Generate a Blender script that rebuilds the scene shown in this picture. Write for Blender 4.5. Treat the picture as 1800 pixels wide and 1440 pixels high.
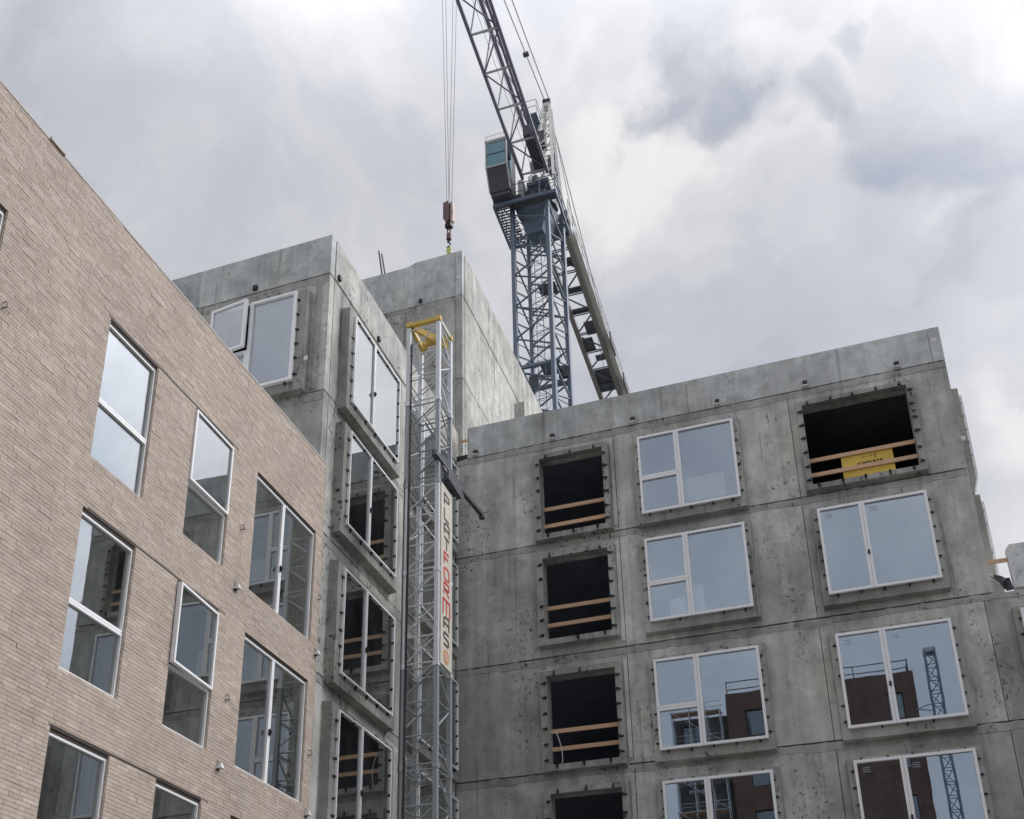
import bpy, math, random
from mathutils import Vector, Matrix
random.seed(7)
for o in list(bpy.data.objects): bpy.data.objects.remove(o)
S = bpy.context.scene
COL = S.collection

# ------------------------------------------------------------------ camera, sky, sun, exposure
CAM = Vector((0, 0, 1.6))
RV = Vector((.94144, .33715, -.00561)); DV = Vector((-.13552, .36297, -.92189)); WV = RV.cross(DV)
RV.normalize(); WV.normalize(); DV = WV.cross(RV)
FPX, CX, CY = 1965.5, 828.42, 1190.49
cd = bpy.data.cameras.new('camera'); cam = bpy.data.objects.new('camera', cd); COL.objects.link(cam)
M = Matrix.Identity(4)
for i in range(3):
    M[i][0] = RV[i]; M[i][1] = -DV[i]; M[i][2] = -WV[i]; M[i][3] = CAM[i]
cam.matrix_world = M
cd.sensor_width = 36; cd.lens = FPX / 1800 * 36
cd.shift_x = (900 - CX) / 1800; cd.shift_y = (CY - 720) / 1800
cd.clip_end = 3000; cd.clip_start = .1
S.camera = cam

SUN = Vector((.688, .336, .643)).normalized()
W = bpy.data.worlds.new('World'); S.world = W; W.use_nodes = True
nt = W.node_tree; nt.nodes.clear()
def N(t, **k):
    n = nt.nodes.new(t)
    for a, b in k.items(): setattr(n, a, b)
    return n
L = lambda a, b: nt.links.new(a, b)
def mth(op, a, b=None, c=None, clamp=False):
    n = N('ShaderNodeMath', operation=op); n.use_clamp = clamp
    for i, v in enumerate((a, b, c)):
        if v is None: continue
        if isinstance(v, (int, float)): n.inputs[i].default_value = v
        else: L(v, n.inputs[i])
    return n.outputs[0]
wo = N('ShaderNodeOutputWorld')
tc = N('ShaderNodeTexCoord')
gen = tc.outputs['Generated']
nz = N('ShaderNodeTexNoise'); nz.inputs['Scale'].default_value = 4; nz.inputs['Detail'].default_value = 7; nz.inputs['Roughness'].default_value = .55
L(gen, nz.inputs['Vector'])
vs = N('ShaderNodeVectorMath', operation='SUBTRACT'); L(nz.outputs['Color'], vs.inputs[0]); vs.inputs[1].default_value = (.5, .5, .5)
vm = N('ShaderNodeVectorMath', operation='SCALE'); L(vs.outputs[0], vm.inputs[0]); vm.inputs['Scale'].default_value = .34
va = N('ShaderNodeVectorMath', operation='ADD'); L(gen, va.inputs[0]); L(vm.outputs[0], va.inputs[1])
vn = N('ShaderNodeVectorMath', operation='NORMALIZE'); L(va.outputs[0], vn.inputs[0])
warp = vn.outputs[0]
n1 = N('ShaderNodeTexNoise'); n1.inputs['Scale'].default_value = 2.6; n1.inputs['Detail'].default_value = 6; n1.inputs['Roughness'].default_value = .5
mp = N('ShaderNodeMapping'); mp.inputs['Scale'].default_value = (1, 1, 1.5); mp.inputs['Location'].default_value = (3.1, .4, 1.2)
L(gen, mp.inputs['Vector']); L(mp.outputs[0], n1.inputs['Vector'])
n2 = N('ShaderNodeTexNoise'); n2.inputs['Scale'].default_value = 9; n2.inputs['Detail'].default_value = 6; n2.inputs['Roughness'].default_value = .5; L(warp, n2.inputs['Vector'])
B = mth('MULTIPLY_ADD', n1.outputs['Fac'], .66, -.145)
B = mth('MULTIPLY_ADD', n2.outputs['Fac'], .56, B)
def pxdir(x, y):
    return (RV * ((x - CX) / FPX) + DV * ((y - CY) / FPX) + WV).normalized()
CLOUDS = [(1065, 245, 120, .26), (1170, 320, 90, .2), (1300, 285, 170, .2), (1290, 60, 150, .17), (1680, 20, 230, .14),
          (1795, 210, 60, .15), (1545, 375, 90, .14), (1770, 370, 110, .16), (480, 0, 260, .2), (960, 110, 170, .12), (1800, 790, 120, .2),
          (1150, 80, 60, -.2), (1165, 170, 60, -.24), (1130, 215, 45, -.12), (1320, 165, 75, -.24), (1370, 215, 60, -.16), (1270, 205, 50, -.1), (1440, 290, 60, -.14), (1610, 200, 230, -.19), (1250, 440, 190, -.06),
          (1690, 480, 230, -.10), (100, 100, 260, -.14), (700, 350, 200, -.03), (1500, 480, 150, -.04), (1390, 25, 40, -.2)]
for x, y, rad, amp in CLOUDS:
    d0 = pxdir(x, y)
    dn = N('ShaderNodeVectorMath', operation='DISTANCE'); L(warp, dn.inputs[0]); dn.inputs[1].default_value = d0
    rr = rad / FPX * .9 * 1.25
    mr = N('ShaderNodeMapRange', interpolation_type='SMOOTHERSTEP')
    L(dn.outputs['Value'], mr.inputs['Value'])
    mr.inputs['From Min'].default_value = 0; mr.inputs['From Max'].default_value = rr
    mr.inputs['To Min'].default_value = amp; mr.inputs['To Max'].default_value = 0
    B = mth('ADD', B, mr.outputs[0])
cr = N('ShaderNodeValToRGB'); L(B, cr.inputs['Fac'])
e = cr.color_ramp.elements
e[0].position = .12; e[0].color = (.41, .48, .58, 1)
e[1].position = .92; e[1].color = (.95, .93, .89, 1)
for p_, c_ in ((.22, (.47, .515, .59, 1)), (.34, (.525, .54, .60, 1)), (.48, (.605, .618, .668, 1)), (.62, (.74, .74, .772, 1)), (.76, (.86, .852, .85, 1))):
    k = e.new(p_); k.color = c_
dt = N('ShaderNodeVectorMath', operation='DOT_PRODUCT'); L(gen, dt.inputs[0]); dt.inputs[1].default_value = SUN
g = mth('POWER', mth('MAXIMUM', dt.outputs['Value'], 0), 12.0)
sx = N('ShaderNodeSeparateXYZ'); L(gen, sx.inputs[0])
zen = N('ShaderNodeMapRange', interpolation_type='SMOOTHSTEP'); L(sx.outputs['Z'], zen.inputs['Value'])
zen.inputs['From Min'].default_value = .72; zen.inputs['From Max'].default_value = 1.0; zen.inputs['To Min'].default_value = 0; zen.inputs['To Max'].default_value = 1.7
glow = mth('ADD', mth('MULTIPLY_ADD', g, 4.4, .93), zen.outputs[0])      # overcast sky: brighter overhead and round the veiled sun
mul = N('ShaderNodeMix', data_type='RGBA', blend_type='MULTIPLY'); mul.inputs['Factor'].default_value = 1
L(cr.outputs['Color'], mul.inputs['A']); cmb = N('ShaderNodeCombineColor')
for i in range(3): L(glow, cmb.inputs[i])
L(cmb.outputs[0], mul.inputs['B'])
bgc = N('ShaderNodeBackground'); L(mul.outputs['Result'], bgc.inputs['Color']); bgc.inputs['Strength'].default_value = 1
sky = N('ShaderNodeTexSky'); sky.sky_type = 'NISHITA'; sky.sun_disc = False
sky.sun_elevation = math.asin(SUN.z); sky.sun_rotation = math.atan2(SUN.x, SUN.y)
bgs = N('ShaderNodeBackground'); L(sky.outputs[0], bgs.inputs['Color']); bgs.inputs['Strength'].default_value = .1
mx = N('ShaderNodeMixShader')
thin = N('ShaderNodeMapRange'); L(B, thin.inputs['Value']); thin.inputs['From Min'].default_value = .05; thin.inputs['From Max'].default_value = .4
thin.inputs['To Min'].default_value = .6; thin.inputs['To Max'].default_value = .97
L(thin.outputs[0], mx.inputs[0]); L(bgs.outputs[0], mx.inputs[1]); L(bgc.outputs[0], mx.inputs[2])
L(mx.outputs[0], wo.inputs['Surface'])

sd = bpy.data.lights.new('sun', 'SUN'); sd.energy = 1.3; sd.angle = math.radians(25); sd.color = (1, .96, .9)
so = bpy.data.objects.new('sun', sd); COL.objects.link(so)
so.rotation_euler = SUN.to_track_quat('Z', 'Y').to_euler()
so.location = (30, 20, 60)
S.view_settings.view_transform = 'Standard'; S.view_settings.look = 'None'; S.view_settings.gamma = 1
S.view_settings.use_curve_mapping = False
S.view_settings.exposure = 0.06

# ------------------------------------------------------------------ materials
class MT:
    def __init__(s, name):
        s.m = bpy.data.materials.new(name); s.m.use_nodes = True; s.t = s.m.node_tree
        s.b = s.t.nodes['Principled BSDF']; s.out = s.t.nodes['Material Output']
    def n(s, t, **k):
        n = s.t.nodes.new(t)
        for a, b in k.items(): setattr(n, a, b)
        return n
    def l(s, a, b): s.t.links.new(a, b)
    def noise(s, scale, detail=4, mapscale=(1, 1, 1), rough=.5, loc=None):
        if not hasattr(s, 'vec'):
            s.vec = s.n('ShaderNodeTexCoord').outputs['Object']
        mp = s.n('ShaderNodeMapping'); mp.inputs['Scale'].default_value = mapscale
        if loc: mp.inputs['Location'].default_value = loc
        s.l(s.vec, mp.inputs[0])
        n = s.n('ShaderNodeTexNoise'); n.inputs['Scale'].default_value = scale; n.inputs['Detail'].default_value = detail
        n.inputs['Roughness'].default_value = rough
        s.l(mp.outputs[0], n.inputs['Vector']); return n.outputs['Fac']
    def mr(s, v, a, b, c, d):
        n = s.n('ShaderNodeMapRange'); s.l(v, n.inputs['Value'])
        for i, x in zip(('From Min', 'From Max', 'To Min', 'To Max'), (a, b, c, d)): n.inputs[i].default_value = x
        return n.outputs[0]
    def ma(s, op, a, b=0.):
        n = s.n('ShaderNodeMath', operation=op)
        for i, v in enumerate((a, b)):
            if isinstance(v, (int, float)): n.inputs[i].default_value = v
            else: s.l(v, n.inputs[i])
        return n.outputs[0]
    def scale(s, col, v):
        n = s.n('ShaderNodeVectorMath', operation='SCALE')
        if isinstance(col, tuple): n.inputs[0].default_value = col[:3]
        else: s.l(col, n.inputs[0])
        s.l(v, n.inputs['Scale']); return n.outputs[0]
    def mix(s, f, a, b):
        n = s.n('ShaderNodeMix', data_type='RGBA')
        if isinstance(f, float): n.inputs['Factor'].default_value = f
        else: s.l(f, n.inputs['Factor'])
        for k, v in (('A', a), ('B', b)):
            if isinstance(v, tuple): n.inputs[k].default_value = (*v[:3], 1)
            else: s.l(v, n.inputs[k])
        return n.outputs['Result']
    def bump(s, h, st, dist=.01):
        n = s.n('ShaderNodeBump'); n.inputs['Strength'].default_value = st; n.inputs['Distance'].default_value = dist
        s.l(h, n.inputs['Height']); s.l(n.outputs[0], s.b.inputs['Normal'])
    def rnd(s): return s.n('ShaderNodeObjectInfo').outputs['Random']

def plain(name, col, rough=.5, metal=0., var=.12, sc=6., coords=None):
    m = MT(name)
    if coords: m.vec = m.n('ShaderNodeTexCoord').outputs[coords]
    nz = m.noise(sc, 5); nz2 = m.noise(sc * 7, 3, (1, 1, .3))
    f = m.ma('ADD', m.mr(nz, .3, .7, 1 - var, 1 + var), m.mr(nz2, .3, .7, -var * .5, var * .5))
    m.l(m.scale(col, f), m.b.inputs['Base Color'])
    m.b.inputs['Roughness'].default_value = rough; m.b.inputs['Metallic'].default_value = metal
    m.bump(nz2, .15, .004)
    return m.m

def world_vec(m):
    """world position, so that neighbouring pieces do not share one pattern"""
    m.vec = m.n('ShaderNodeNewGeometry').outputs['Position']

def concrete(name, base, pits=1., streak=1., tint=.10, patch=.5):
    m = MT(name); world_vec(m)
    big = m.noise(.55, 5, (1, 1, .6), .55)
    med = m.noise(2.6, 6, (1, 1, .8), .6)
    stk = m.noise(3.2, 4, (1, 1, .07), .55)
    stk2 = m.noise(9, 3, (1, 1, .05), .5, (4, 2, 0))
    fine = m.noise(40, 3)
    f = m.mr(big, .3, .7, .68, 1.24)
    f = m.ma('MULTIPLY', f, m.mr(med, .3, .7, .80, 1.18))
    f = m.ma('MULTIPLY', f, m.mr(stk, .35, .7, 1 + .06 * streak, 1 - .18 * streak))
    blot = m.noise(1.5, 7, (1, 1, .9), .7, (7, 4, 2)); f = m.ma('MULTIPLY', f, m.mr(blot, .48, .66, 1.04, .80))
    f = m.ma('MULTIPLY', f, m.mr(fine, .3, .7, .90, 1.10)); f = m.ma('MULTIPLY', f, m.mr(stk2, .4, .7, 1.03, .93))
    f = m.ma('MULTIPLY', f, m.mr(m.rnd(), 0, 1, 1 - tint, 1 + tint))
    # pale cement patches
    pp = m.noise(1.3, 7, (1, 1, 1.3), .65, (9, 3, 5))
    pm = m.mr(pp, .60, .68, 0, patch)
    col = m.mix(pm, base, tuple(min(1, c * 1.35) for c in base))
    warm = m.noise(.9, 3, (1, 1, .4), .5, (2, 7, 1))
    col = m.mix(m.mr(warm, .4, .75, 0, .45), col, (base[0] * 1.0, base[1] * .965, base[2] * .87))
    # pits and broken laitance
    p1 = m.noise(11, 6, (1, 1, .7), .72, (1, 5, 2)); pz = m.noise(1.1, 3, (1, 1, .35), .5, (6, 1, 8))
    th = m.ma('MULTIPLY', m.mr(p1, .56, .62, 0, 1), m.mr(pz, .48, .58, 0, 1))
    # fewer, bigger chips
    p2 = m.noise(5, 6, (1, 1, .45), .75, (3, 3, 3)); c2 = m.mr(p2, .68, .71, 0, 1)
    pit = m.ma('MAXIMUM', th, c2)
    pit = m.ma('MULTIPLY', pit, .62 * pits)
    # drip stains
    dr = m.noise(5.5, 5, (1, 1, .03), .6, (8, 8, 0)); dm = m.noise(1.1, 3, (1, 1, .8), .5, (5, 9, 9))
    drip = m.ma('MULTIPLY', m.mr(dr, .57, .68, 0, .48 * streak), m.mr(dm, .44, .56, 0, 1))
    dark = m.ma('SUBTRACT', 1.0, m.ma('MAXIMUM', pit, drip))
    f = m.ma('MULTIPLY', f, dark)
    m.l(m.scale(col, f), m.b.inputs['Base Color'])
    m.b.inputs['Roughness'].default_value = .88
    h = m.ma('ADD', m.ma('MULTIPLY', pit, -1.6), m.ma('ADD', m.ma('MULTIPLY', med, .7), m.ma('MULTIPLY', fine, .25)))
    m.bump(h, .55, .012)
    return m.m

CONC = concrete('concrete', (.50, .505, .475), 1.3, 1.1, .15)
CONCS = concrete('smooth_concrete', (.56, .58, .575), .5, .7, .05, .3)
CONCB = concrete('pale_concrete', (.54, .53, .50), .9, 1.2, .05)
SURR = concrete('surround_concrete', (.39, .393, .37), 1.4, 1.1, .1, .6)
CONCR = concrete('rough_concrete', (.40, .40, .38), 1.6, .6, .1, .8)
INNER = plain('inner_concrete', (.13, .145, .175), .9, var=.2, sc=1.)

def brick_mat(name):
    m = MT(name); world_vec(m)
    isl = m.n('ShaderNodeNewGeometry').outputs['Random Per Island']
    r = m.ma('FRACT', m.ma('ADD', isl, m.rnd()))
    cr = m.n('ShaderNodeValToRGB'); m.l(r, cr.inputs['Fac']); e = cr.color_ramp.elements
    e[0].position = 0; e[0].color = (.435, .36, .302, 1); e[1].position = 1; e[1].color = (.575, .492, .428, 1)
    for p_, c_ in ((.15, (.47, .392, .333, 1)), (.5, (.492, .413, .352, 1)), (.8, (.515, .435, .372, 1))):
        k = e.new(p_); k.color = c_
    big = m.noise(.7, 4); med = m.noise(8, 5, (1, 1, 1), .6); fine = m.noise(70, 3)
    f = m.ma('MULTIPLY', m.mr(big, .3, .7, .90, 1.08), m.mr(med, .3, .7, .9, 1.1))
    f = m.ma('MULTIPLY', f, m.mr(fine, .3, .7, .88, 1.12))
    # dusty bloom in soft patches
    bl = m.noise(1.4, 5, (1, 1, 2), .6, (4, 4, 4))
    col = m.mix(m.mr(bl, .5, .7, 0, .35), cr.outputs['Color'], (.49, .43, .38))
    m.l(m.scale(col, f), m.b.inputs['Base Color']); m.b.inputs['Roughness'].default_value = .92
    m.bump(m.ma('ADD', med, m.ma('MULTIPLY', fine, .6)), .5, .005)
    return m.m
BRICK = brick_mat('pale_brick')
MORTAR = plain('mortar', (.37, .31, .265), .95, var=.15, sc=5)
FRAME = plain('white_window_frame', (.93, .94, .95), .45, var=.02)
BLACK = plain('black_steel', (.012, .012, .013), .5, var=.2)
DARKR = plain('rubber_gasket', (.01, .01, .011), .6)
TIMBER = None
m = MT('timber'); wv = m.noise(6, 5, (1, 14, 14), .6); fn = m.noise(30, 3, (1, 6, 6)); kn = m.noise(7, 2, (1, 1, 1), .5, (3, 1, 2))
f = m.ma('MULTIPLY', m.mr(wv, .3, .7, .82, 1.12), m.mr(kn, .68, .74, 1, .55))
f = m.ma('MULTIPLY', f, m.mr(m.rnd(), 0, 1, .88, 1.08))
m.l(m.scale((.66, .43, .27), f), m.b.inputs['Base Color']); m.b.inputs['Roughness'].default_value = .75; m.bump(fn, .2, .003); TIMBER = m.m
YBOARD = plain('yellow_board', (.72, .49, .08), .6, var=.1, sc=3)
PBOARD = plain('pale_board', (.84, .80, .68), .7, var=.08, sc=3)
WBOARD = plain('white_card', (.78, .78, .76), .6, var=.05)
INK = plain('dark_print', (.10, .07, .035), .7)
GALV = plain('galvanised_steel', (.66, .69, .71), .45, .15, var=.18, sc=5)
GALVD = plain('weathered_galvanised_steel', (.33, .36, .375), .5, .2, var=.22, sc=5)
YSTEEL = plain('yellow_paint', (.62, .43, .09), .45, var=.15, sc=9)
WPAINT = plain('white_paint', (.74, .74, .72), .45, var=.06)
SIGNW = plain('cream_sign_face', (.68, .64, .56), .5, var=.05)
SGREY = plain('dark_grey_print', (.10, .085, .07), .6)
SRED = plain('red_print', (.62, .07, .05), .6)
SORANGE = plain('orange_print', (.62, .33, .16), .6)
SPINK = plain('pale_red_print', (.70, .45, .38), .6)
MASTB = plain('slate_blue_paint', (.125, .165, .225), .45, var=.15, sc=3)
JIBG = plain('backlit_grey_paint', (.22, .225, .30), .45, var=.15, sc=3)  # light grey paint with its back-lit shade put into the colour
LGREY = plain('light_grey_paint', (.55, .56, .57), .45, var=.12, sc=3)
CREAM = plain('cream_grey_paint', (.22, .22, .205), .5, var=.15, sc=3)
HEADC = plain('off_white_paint', (.66, .66, .62), .45, var=.12, sc=3)
MACH = plain('machine_grey', (.08, .085, .10), .5, var=.2)
ROPE = plain('steel_rope', (.10, .10, .11), .5, .3)
HOOKR = plain('dull_red_paint', (.13, .06, .065), .5, var=.25)
HOOKP = plain('pinkish_worn_paint', (.50, .38, .34), .5, var=.25)
SLING = plain('yellow_green_webbing', (.60, .62, .20), .8)
BBRICK = plain('brown_brick', (.085, .045, .033), .9, var=.25, sc=3)
GREYB = plain('grey_render', (.07, .072, .07), .9, var=.25, sc=1)
TARP = plain('dark_tarpaulin', (.028, .028, .04), .6)
ASPH = plain('compacted_site_gravel', (.15, .145, .135), .95, var=.25, sc=1.5)
COPE = plain('grey_coping_metal', (.46, .43, .40), .6, .0, var=.1)
LEAF = plain('leaf_green', (.05, .08, .03), .8, var=.3)
BARK = plain('bark', (.09, .07, .05), .9)

def glass(name, base=.38, tint=(.66, .77, .89), inner=(.96, .98, .98), gtint=(.97, .98, .98), gz=.60):
    m = MT(name); t = m.t; t.nodes.remove(m.b)
    gl = m.n('ShaderNodeBsdfGlossy'); gl.inputs['Roughness'].default_value = .0
    gl.inputs['Color'].default_value = (*tint, 1)
    lw = m.n('ShaderNodeLayerWeight'); lw.inputs['Blend'].default_value = .5
    m.l(m.mix(m.mr(lw.outputs['Facing'], .1, .5, 0, 1), tint, gtint), gl.inputs['Color'])
    tr = m.n('ShaderNodeBsdfTransparent'); tr.inputs['Color'].default_value = (*inner, 1)
    m.vec = m.n('ShaderNodeNewGeometry').outputs['Position']
    fr = m.n('ShaderNodeFresnel'); fr.inputs['IOR'].default_value = 1.5
    wav = m.noise(.9, 2); bp = m.n('ShaderNodeBump'); bp.inputs['Strength'].default_value = .03; bp.inputs['Distance'].default_value = .02
    m.l(wav, bp.inputs['Height']); m.l(bp.outputs[0], gl.inputs['Normal'])
    dirt = m.noise(3, 5, (1, 1, .4))
    f = m.mr(lw.outputs['Facing'], .2, .75, base, gz)
    f = m.ma('MINIMUM', f, 1.0)
    mx = m.n('ShaderNodeMixShader'); m.l(f, mx.inputs[0]); m.l(tr.outputs[0], mx.inputs[1]); m.l(gl.outputs[0], mx.inputs[2])
    df = m.n('ShaderNodeBsdfDiffuse'); df.inputs['Color'].default_value = (.5, .5, .5, 1)
    mx2 = m.n('ShaderNodeMixShader'); m.l(m.mr(dirt, .4, .8, .01, .05), mx2.inputs[0]); m.l(mx.outputs[0], mx2.inputs[1]); m.l(df.outputs[0], mx2.inputs[2])
    m.l(mx2.outputs[0], m.out.inputs['Surface'])
    return m.m
STK = plain('translucent_sticker', (.42, .50, .56), .5)
GLASS = glass('coated_window_glass')
GLASS2 = glass('window_glass', .22, (.85, .93, .98), (.6, .64, .64), (.97, .985, .98), .52)
CABGL = glass('crane_cab_glass', .36, (.36, .60, .68), (.10, .22, .25), (.38, .62, .70))

# ------------------------------------------------------------------ mesh helpers
class MB:
    def __init__(s): s.v = []; s.f = []
    def box(s, x0, x1, y0, y1, z0, z1, skip=()):
        b = len(s.v)
        s.v += [(x0, y0, z0), (x1, y0, z0), (x1, y1, z0), (x0, y1, z0), (x0, y0, z1), (x1, y0, z1), (x1, y1, z1), (x0, y1, z1)]
        fs = {'-z': (0, 3, 2, 1), '+z': (4, 5, 6, 7), '-y': (0, 1, 5, 4), '+x': (1, 2, 6, 5), '+y': (2, 3, 7, 6), '-x': (3, 0, 4, 7)}
        for k, q in fs.items():
            if k not in skip: s.f.append(tuple(b + i for i in q))
        return s
    def cyl(s, p, q, r, n=8, r2=None, cap=True):
        p = Vector(p); q = Vector(q); a = (q - p).normalized()
        u = a.orthogonal().normalized(); w = a.cross(u); b = len(s.v); r2 = r if r2 is None else r2
        for c, rr in ((p, r), (q, r2)):
            for i in range(n):
                t = 2 * math.pi * i / n; s.v.append(tuple(c + (u * math.cos(t) + w * math.sin(t)) * rr))
        for i in range(n):
            j = (i + 1) % n; s.f.append((b + i, b + j, b + n + j, b + n + i))
        if cap: s.f.append(tuple(b + i for i in range(n))[::-1]); s.f.append(tuple(b + n + i for i in range(n)))
        return s
    def beam(s, p, q, a, b_=None, up=(0, 0, 1)):
        """square-section bar of half sizes a, b_"""
        p = Vector(p); q = Vector(q); d = (q - p).normalized(); b_ = b_ or a
        u = d.cross(Vector(up))
        if u.length < 1e-4: u = d.cross(Vector((1, 0, 0)))
        u.normalize(); w = u.cross(d); b = len(s.v)
        for c in (p, q):
            for i, j in ((-1, -1), (1, -1), (1, 1), (-1, 1)): s.v.append(tuple(c + u * a * i + w * b_ * j))
        s.f += [(b, b + 1, b + 5, b + 4), (b + 1, b + 2, b + 6, b + 5), (b + 2, b + 3, b + 7, b + 6), (b + 3, b, b + 4, b + 7), (b + 3, b + 2, b + 1, b), (b + 4, b + 5, b + 6, b + 7)]
        return s
    def poly(s, pts, y0, y1):
        """prism: outline in (x,z) extruded y0..y1"""
        n = len(pts); b = len(s.v)
        s.v += [(x, y0, z) for x, z in pts] + [(x, y1, z) for x, z in pts]
        s.f.append(tuple(b + i for i in range(n))); s.f.append(tuple(b + n + i for i in range(n))[::-1])
        for i in range(n):
            j = (i + 1) % n; s.f.append((b + i, b + n + i, b + n + j, b + j))
        return s
    def hull8(s, pts):
        b = len(s.v); s.v += [tuple(p) for p in pts]
        for q in ((0, 3, 2, 1), (4, 5, 6, 7), (0, 1, 5, 4), (1, 2, 6, 5), (2, 3, 7, 6), (3, 0, 4, 7)): s.f.append(tuple(b + i for i in q))
        return s
    def mesh(s, name, mat):
        me = bpy.data.meshes.new(name); me.from_pydata(s.v, [], s.f); me.update()
        if mat: me.materials.append(mat)
        return me
    def build(s, name, mat, parent=None, mw=None, bevel=0):
        o = bpy.data.objects.new(name, s.mesh(name, mat)); COL.objects.link(o)
        if parent: o.parent = parent
        if mw is not None: o.matrix_local = mw
        if bevel:
            b = o.modifiers.new('bevel', 'BEVEL'); b.width = bevel; b.segments = 2; b.limit_method = 'ANGLE'
        return o
def inst(name, me, parent, mw):
    o = bpy.data.objects.new(name, me); COL.objects.link(o); o.parent = parent; o.matrix_local = mw; return o
def tag(o, label, cat, group=None):
    o['label'] = label; o['category'] = cat
    if group: o['group'] = group
    return o
def empty(name, loc=(0, 0, 0), rz=0):
    o = bpy.data.objects.new(name, None); COL.objects.link(o); o.location = loc; o.rotation_euler = (0, 0, rz); o.empty_display_size = .3
    return o
def struct(o): o['kind'] = 'structure'; return o
def slab(us, vs, holes, y0, y1, back=True):
    """wall slab in (x,z) between y0 (outside) and y1 with rectangular holes"""
    us = sorted(set([round(u, 4) for u in us] + [round(h[i], 4) for h in holes for i in (0, 1) if us[0] < h[i] < us[-1]]))
    vs = sorted(set([round(v, 4) for v in vs] + [round(h[i], 4) for h in holes for i in (2, 3) if vs[0] < h[i] < vs[-1]]))
    nu, nv = len(us) - 1, len(vs) - 1
    solid = [[True] * nv for _ in range(nu)]
    for i in range(nu):
        for j in range(nv):
            a, b = (us[i] + us[i + 1]) / 2, (vs[j] + vs[j + 1]) / 2
            for h in holes:
                if h[0] < a < h[1] and h[2] < b < h[3]: solid[i][j] = False
    m = MB(); idx = {}
    def V(i, j, k):
        if (i, j, k) not in idx: idx[(i, j, k)] = len(m.v); m.v.append((us[i], (y0, y1)[k], vs[j]))
        return idx[(i, j, k)]
    g = lambda i, j: 0 <= i < nu and 0 <= j < nv and solid[i][j]
    for i in range(nu):
        for j in range(nv):
            if not solid[i][j]: continue
            m.f.append((V(i, j, 0), V(i + 1, j, 0), V(i + 1, j + 1, 0), V(i, j + 1, 0)))
            if back: m.f.append((V(i, j, 1), V(i, j + 1, 1), V(i + 1, j + 1, 1), V(i + 1, j, 1)))
            if not g(i - 1, j): m.f.append((V(i, j, 0), V(i, j + 1, 0), V(i, j + 1, 1), V(i, j, 1)))
            if not g(i + 1, j): m.f.append((V(i + 1, j, 0), V(i + 1, j, 1), V(i + 1, j + 1, 1), V(i + 1, j + 1, 0)))
            if not g(i, j - 1): m.f.append((V(i, j, 0), V(i, j, 1), V(i + 1, j, 1), V(i + 1, j, 0)))
            if not g(i, j + 1): m.f.append((V(i, j + 1, 0), V(i + 1, j + 1, 0), V(i + 1, j + 1, 1), V(i, j + 1, 1)))
    return m
T = Matrix.Translation
def RZ(a): return Matrix.Rotation(math.radians(a), 4, 'Z')
# facade frames: local x runs right along the wall seen from outside, local -y points outwards
FR = T((0, 24, 0))                       # right wing, facing the camera
FL = T((-8.95, 0, 0)) @ RZ(90)           # long side of the left wing and the tower, facing +X
FF = T((0, 16.45, 0))                    # end wall of the left wing
FT = T((0, 24.6, 0))                     # front of the stair tower
FE = T((3.4, 0, 0)) @ RZ(90)             # far end wall of the right wing

# ------------------------------------------------------------------ ground
gm = MB(); gm.v = [(-900, -900, 0), (900, -900, 0), (900, 900, 0), (-900, 900, 0)]; gm.f = [(0, 1, 2, 3)]
struct(gm.build('ground', ASPH))

# ------------------------------------------------------------------ concrete building
CB = empty('concrete_building', (-3, 24, 0)); CBM = T((3, -24, 0))
tag(CB, 'unfinished bare grey concrete block with white framed windows and a taller stair tower', 'building')
def cb(mb, name, mat, F, off=Matrix.Identity(4)): return mb.build(name, mat, CB, CBM @ F @ off)

J = [0, 3.70, 6.65, 9.60, 12.52, 15.68, 18.67]           # storey joints
ROWS = [(15.86, 18.09), (12.94, 15.15), (9.75, 11.96), (6.82, 9.03), (3.88, 6.09)]

# -- shared window bits
FW = .062
def bar_frame(m, x0, x1, z0, z1, w=FW, y0=-.29, y1=-.205):
    for q in slab_ring(x0, x1, z0, z1, w): m.box(q[0], q[1], y0, y1, q[2], q[3])
def slab_ring(x0, x1, z0, z1, w):
    return [(x0, x1, z1 - w, z1), (x0, x1, z0, z0 + w), (x0, x0 + w, z0 + w, z1 - w), (x1 - w, x1, z0 + w, z1 - w)]
BRK = MB().hull8([(-.03, .0, 0), (-.03, -.055, 0), (.03, -.055, 0), (.03, 0, 0), (-.012, .0, .13), (-.012, -.02, .13), (.012, -.02, .13), (.012, .0, .13)]).mesh('bracket', BLACK)
HANDLE = MB().box(-.022, .022, -.03, 0, -.05, .05).box(-.016, .016, -.05, -.03, -.018, .018).mesh('handle', BLACK)
_pm = {}
def pane_mesh(w, h, mat):
    k = (round(w, 3), round(h, 3), mat.name)
    if k not in _pm: _pm[k] = MB().box(-w / 2, w / 2, -.004, .004, -h / 2, h / 2).mesh('pane', mat)
    return _pm[k]
def pane(x0, x1, z0, z1, par, y=-.235, mat=None):
    t = Matrix.Rotation(random.uniform(-.0012, .0012), 4, 'Z') @ Matrix.Rotation(random.uniform(-.0012, .0012), 4, 'X')
    return inst('pane', pane_mesh(x1 - x0, z1 - z0, mat or GLASS), par, T(((x0 + x1) / 2, y, (z0 + z1) / 2)) @ t)
def light(m, panes, x0, x1, z0, z1, w, y0, y1):
    """one leaf: frame ring and its pane rectangle"""
    bar_frame(m, x0, x1, z0, z1, w, y0, y1)
    panes.append((x0 + w - .004, x1 - w + .004, z0 + w - .004, z1 - w + .004))
_wm = {}
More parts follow.
